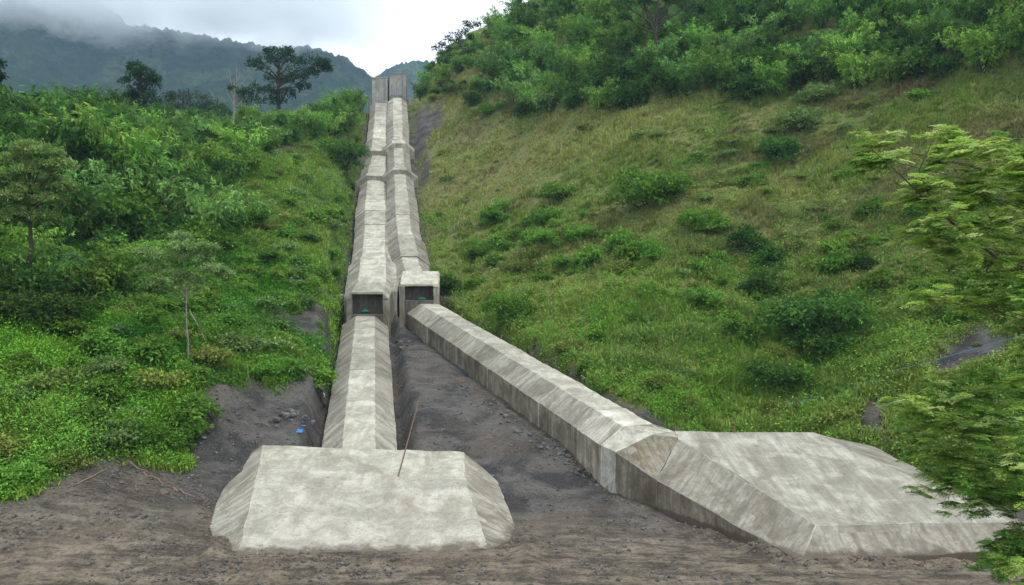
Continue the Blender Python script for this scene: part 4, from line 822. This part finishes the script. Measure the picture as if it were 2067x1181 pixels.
def rock_mesh(seed):
    bm = bmesh.new(); bmesh.ops.create_icosphere(bm, subdivisions=1, radius=1); rr_ = random.Random(seed)
    for v in bm.verts:
        c = v.co.copy(); v.co = Vector((c.x*(.8+.7*float(vn(c.x*1.4+seed, c.y*1.4, 3))), c.y*(.7+.6*float(vn(c.z*1.4, c.y*1.4+seed, 4))), c.z*(.45+.5*float(vn(c.x*1.3, c.z*1.3+seed, 5)))))
    me = bpy.data.meshes.new('rock'); bm.to_mesh(me); bm.free(); me.materials.append(M_rock); return me
RM = [rock_mesh(i) for i in range(4)]
def rocks(poly, n, lo, hi, label, group, seed):
    for p in scatter([poly], n, .2, seed=seed):
        o_ = link('rock', random.choice(RM)); s = random.uniform(lo, hi); o_.location = (p[0], p[1], p[2]+s*.1); o_.scale = (s, s, s); o_.rotation_euler = (random.random()*.5, random.random()*.5, random.random()*6.28); tag(o_, label, 'rock', group)
rocks([(925, 770), (1010, 830), (1190, 935), (1225, 965), (1200, 985), (1080, 900), (930, 800)], 60, .08, .24, 'dark loose rock along the foot of the slanting casing wall', 'rocks along the slanting casing', 31)
rocks([(795, 690), (835, 690), (840, 712), (800, 712)], 8, .15, .35, 'dark rock in the gap below the two mouths', 'rocks below the mouths', 32)
rocks([(530, 830), (600, 820), (640, 850), (600, 870), (530, 865)], 10, .15, .45, 'dark slab of rock on the cut bank left of the straight casing', 'rocks on the cut bank', 33)
rocks([(672, 560), (698, 560), (694, 620), (668, 640)], 16, .2, .42, 'grey rock tipped beside the left square mouth', 'rocks beside the left mouth', 34)
rocks([(210, 930), (400, 940), (420, 1010), (200, 990)], 30, .06, .2, 'stone in the rubble at the foot of the left bank', 'stones of the left bank', 35)
rocks([(640, 690), (668, 700), (655, 800), (645, 800)], 12, .12, .3, 'stone beside the left side of the straight casing', 'stones beside the straight casing', 36)

# ---------------------------------------------------------------- small things
def rod(name, a, b, r0, r1, mat, label, cat, sides=8, wob=.02):
    a = np.asarray(a); b = np.asarray(b); e = tube_pts(curve((0, 0, 0), b-a, 0, 7, wob), np.linspace(r0, r1, 7), sides)
    bm_V, bm_F, _ = e; o_ = link(name, mesh_np(name, bm_V, bm_F, smooth=True), mat); o_.location = tuple(a); tag(o_, label, cat); return o_
pa = U(802, 962, 46.7); pb = U(848, 800, 47.2)
rod('wooden_pole', pa-np.array((0, 0, .15)), pb, .045, .03, M_wood, 'thin brown wooden pole leaning upright from the front block', 'pole', wob=.006)
q = U(1482, 866, 51.4); rod('steel_rod', q+np.array((0, 0, -.5)), q+np.array((.02, 0, .32)), .03, .025, M_rust, 'short rusty rod sticking up at the back edge of the right block', 'rod', wob=.004)
q = on(415, 700); q2 = on(382, 655); rod('white_pipe', q+np.array((0, 0, .5)), q2+np.array((0, 0, 1.0)), .035, .035, M_palebark, 'pale slanting pipe in the grass behind the slender tree trunk', 'pipe')
for (a_, b_, lb) in [((150, 985), (215, 955), 'pale bent stick lying at the mud edge on the far left'), ((290, 955), (345, 985), 'brown fallen branch at the foot of the left bank'), ((350, 985), (395, 1010), 'thin twig in the rubble left of the front block'), ((255, 940), (300, 960), 'short grey stick among the roots under the left bank')]:
    q, q2 = on(*a_), on(*b_); rod('fallen_branch', q+np.array((0, 0, .06)), q2+np.array((0, 0, .12)), .05, .02, M_wood, lb, 'branch', 6, .05)
# blue hose up the right bank
pts = [on(*q)+np.array((0, 0, .35)) for q in ((1560, 845), (1600, 825), (1660, 808), (1720, 792), (1790, 765), (1860, 742), (1930, 725), (2000, 705), (2060, 692), (2120, 680))]
V_, F_, _ = tube_pts(np.array(pts), np.full(len(pts), .028), 6); ho = link('water_hose', mesh_np('water_hose', V_, F_, smooth=True), M_hose); tag(ho, 'thin blue hose running across the bank behind the right block', 'hose')
def sheet(name, px_, py_, w, h, mat, label, cat, lift=.1, seed=0, at=None, tilt=.5):
    p = on(px_, py_) if at is None else at; rs = np.random.default_rng(seed); bm = bmesh.new(); g = 7
    vs = [[bm.verts.new(((i/(g-1)-.5)*w*(1+rs.normal(0, .05)), (j/(g-1)-.5)*h*(1+rs.normal(0, .05)), rs.normal(0, .06)*min(w, 1)+tilt*(j/(g-1))*h)) for i in range(g)] for j in range(g)]
    for j in range(g-1):
        for i in range(g-1): bm.faces.new((vs[j][i], vs[j][i+1], vs[j+1][i+1], vs[j+1][i]))
    bmesh.ops.solidify(bm, geom=bm.faces[:], thickness=.02)
    me = bpy.data.meshes.new(name); bm.to_mesh(me); bm.free(); o_ = link(name, me, mat); o_.location = (p[0], p[1], p[2]+lift); tag(o_, label, cat); return o_
sheet('plastic_sheet', 605, 876, .36, .26, M_blue, 'small bright blue plastic scrap on the mud by the straight casing', 'litter', seed=1, tilt=.7)
sheet('plastic_sheet', 613, 862, .28, .12, M_blue, 'faint blue scrap lying just above the brighter blue one', 'litter', seed=2, tilt=.3)
sheet('plastic_sheet', 412, 884, .25, .16, M_junk, 'grey-white scrap on the mud at the foot of the cut bank', 'litter', seed=3, tilt=.4)
# tarpaulin shelters at the towers: posts and sloping blue sheet
def shelter(px_, py_, d, w, label, seed, dz=0):
    p = U(px_, py_, d); r = empty('tarpaulin_shelter', tuple(p)); tag(r, label, 'shelter')
    bm = bmesh.new(); g = 6; rs = np.random.default_rng(seed)
    vs = [[bm.verts.new(((i/(g-1)-.5)*w, (j/(g-1)-.5)*1.6, .25+.35*(j/(g-1))+rs.normal(0, .04))) for i in range(g)] for j in range(g)]
    for j in range(g-1):
        for i in range(g-1): bm.faces.new((vs[j][i], vs[j][i+1], vs[j+1][i+1], vs[j+1][i]))
    bmesh.ops.solidify(bm, geom=bm.faces[:], thickness=.04); me = bpy.data.meshes.new('roof_sheet'); bm.to_mesh(me); bm.free(); link('roof_sheet', me, M_blue, r)
    for sx in (-1, 1):
        for sy in (-.6, .6):
            V_, F_, _ = tube_pts(np.array([(sx*w*.45, sy, -1.6), (sx*w*.45, sy, .4+.2*sy)]), [.05, .05], 6); link('post', mesh_np('post', V_, F_), M_wood, r)
shelter(799, 194, 208.6, 2.2, 'small blue tarpaulin shelter at the foot of the taller tower', 1)
shelter(739, 197, 209, 1.8, 'small blue tarpaulin shelter left of the shorter tower', 2)
# equipment lying in the mouths: green sheeting over rusty pipe ends
for (px_, py_, d, lb, sd_) in [(737, 628, 90.4, 'green wrapped bundle lying in the left square mouth', 5), (852, 603, 93.4, 'green wrapped bundle lying in the right square mouth', 6)]:
    p = U(px_, py_, d); bm = bmesh.new(); bmesh.ops.create_icosphere(bm, subdivisions=3, radius=1)
    for v in bm.verts:
        c = v.co; v.co = Vector((c.x*.42, c.y*.25, c.z*.17))*(.85+.3*float(vn(c.x*3+sd_, c.y*3+c.z*3, 8)))
    me = bpy.data.meshes.new('green_bundle'); bm.to_mesh(me); bm.free(); o_ = link('green_bundle', me, M_green); o_.location = tuple(p); tag(o_, lb, 'bundle')
for (px_, py_, s, lb) in [(656, 548, .45, 'pale blue-grey sack standing on the slope left of the casings'), (676, 552, .42, 'dark grey sack near the rocks left of the casings'), (688, 605, .40, 'white sack beside the left square mouth'), (653, 802, .22, 'small white stone-like sack beside the straight casing')]:
    p = on(px_, py_); o_ = link('cement_sack', RM[1]); o_.data = RM[1].copy(); o_.data.materials[0] = M_junk if 'dark' not in lb else M_rock; o_.location = (p[0], p[1], p[2]+s*.5); o_.scale = (s*.7, s*.6, s*1.4); tag(o_, lb, 'sack')

# ---------------------------------------------------------------- labels of the many: tone, size and place among their neighbours
def zone(v, cuts, names):
    for c_, n_ in zip(cuts, names): 
        if v < c_: return n_
    return names[-1]
for o_ in list(C.objects):
    g = o_.get('group')
    if not g or o_.parent or o_.name.startswith('rock'): continue
    pp = np.array(o_.location); x_, y_ = proj(pp); sc_ = o_.scale[0]; kind = o_.name.split('.')[0].replace('_', ' ')
    if kind == 'bamboo clump': sz_w = zone(sc_, (4.6, 6.2), ('small', 'middling', 'tall'))
    else: sz_w = zone(sc_, (1.0, 1.7), ('small', 'middling', 'large'))
    f_ = [c_.data for c_ in o_.children if c_.name.startswith('foliage')]
    tone = 'green'
    if f_:
        for pl_, nm_ in ((B_bam, ('bright', 'pale bright', 'dark', 'fresh green')), (B_bush, ('bright green', 'dark green', 'pale green', 'olive', 'leafy green', 'deep green'))):
            for m_, n_ in zip(pl_, nm_):
                if m_[1] == f_[0]: tone = n_
    if 'thicket' in g: pl = zone(y_, (60, 140, 999), ('near the top edge', 'halfway up the thicket', 'along the lower edge of the thicket'))+', '+zone(x_, (960, 1120, 1260, 1390, 1560, 1740, 1900, 9999), ('just right of the towers', 'on the left shoulder', 'left of the forked tree', 'around the forked tree', 'right of the forked tree', 'mid right', 'far right', 'at the right edge'))
    elif 'woodland' in g: pl = zone(y_, (300, 390, 999), ('near the skyline', 'halfway down', 'at the front'))+' of the left woodland, '+zone(x_, (60, 150, 250, 370, 480, 600, 9999), ('at the left edge', 'by the pale layered tree', 'below the narrow tree', 'right of the narrow tree', 'below the dead tree', 'below the spreading tree', 'near the casings'))
    elif 'lower left' in g: pl = zone(y_, (600, 700, 800, 999), ('high', 'middle', 'lower', 'lowest'))+' on the lower left slope, '+zone(x_, (60, 140, 230, 330, 430, 530, 9999), ('at the left edge', 'left of the small flat tree', 'right of the small flat tree', 'left of the slender tree', 'by the slender tree', 'above the cut bank', 'near the straight casing'))
    elif 'knoll' in g: pl = zone(y_, (340, 400, 999), ('on top', 'on the face', 'at the foot'))+' of the grassy knoll, '+zone(x_, (560, 640, 9999), ('left side', 'middle', 'right side near the casings'))
    elif 'scattered' in g: pl = zone(y_, (330, 440, 560, 700, 9999), ('just below the thicket', 'level with the round bush', 'mid slope', 'low on the slope', 'at the foot of the slope'))+', '+zone(x_, (1050, 1200, 1330, 1480, 1640, 1800, 9999), ('near the upper casings', 'left part', 'below the round bush', 'right of the round bush', 'centre right', 'left of the near tree', 'behind the near tree'))
    elif 'patch' in g: pl = 'in the bushes '+g.replace('shrubs of patch ', '')+', '+zone(y_, (450, 520, 600, 9999), ('upper', 'upper middle', 'lower middle', 'lower'))+' '+zone(x_, (1050, 1150, 1250, 1560, 1650, 1760, 1880, 9999), ('left end', 'left part', 'middle', 'right part', 'left end', 'middle', 'right part', 'right end'))
    else: continue
    o_['label'] = ' '.join((sz_w+' '+tone+' '+kind.replace('hillside ', '').replace('patch ', '').replace('low ', '').replace('leafy ', '')+' '+pl).split()[:16])

# litter of roots and sticks along the foot of the left bank
V_l = []
for p in scatter([[(180, 945), (400, 935), (425, 1000), (300, 1015), (120, 1000)]], 170, .12, seed=51)+scatter([[(400, 800), (650, 805), (640, 890), (420, 890)]], 40, .2, seed=52):
    a_ = random.random()*6.28; l_ = random.uniform(.12, .7); q = p+np.array([0, 0, .02]); e_ = q+np.array([math.cos(a_)*l_, math.sin(a_)*l_*.5, random.uniform(0, .12)])
    V_l.append(tube_pts(curve(q, e_, .03, 4, .02), [.014, .012, .009, .005], 4))
dbr = link('debris', mesh_np('debris', *merge(V_l)[:2]), M_wood); tag(dbr, kind='stuff')
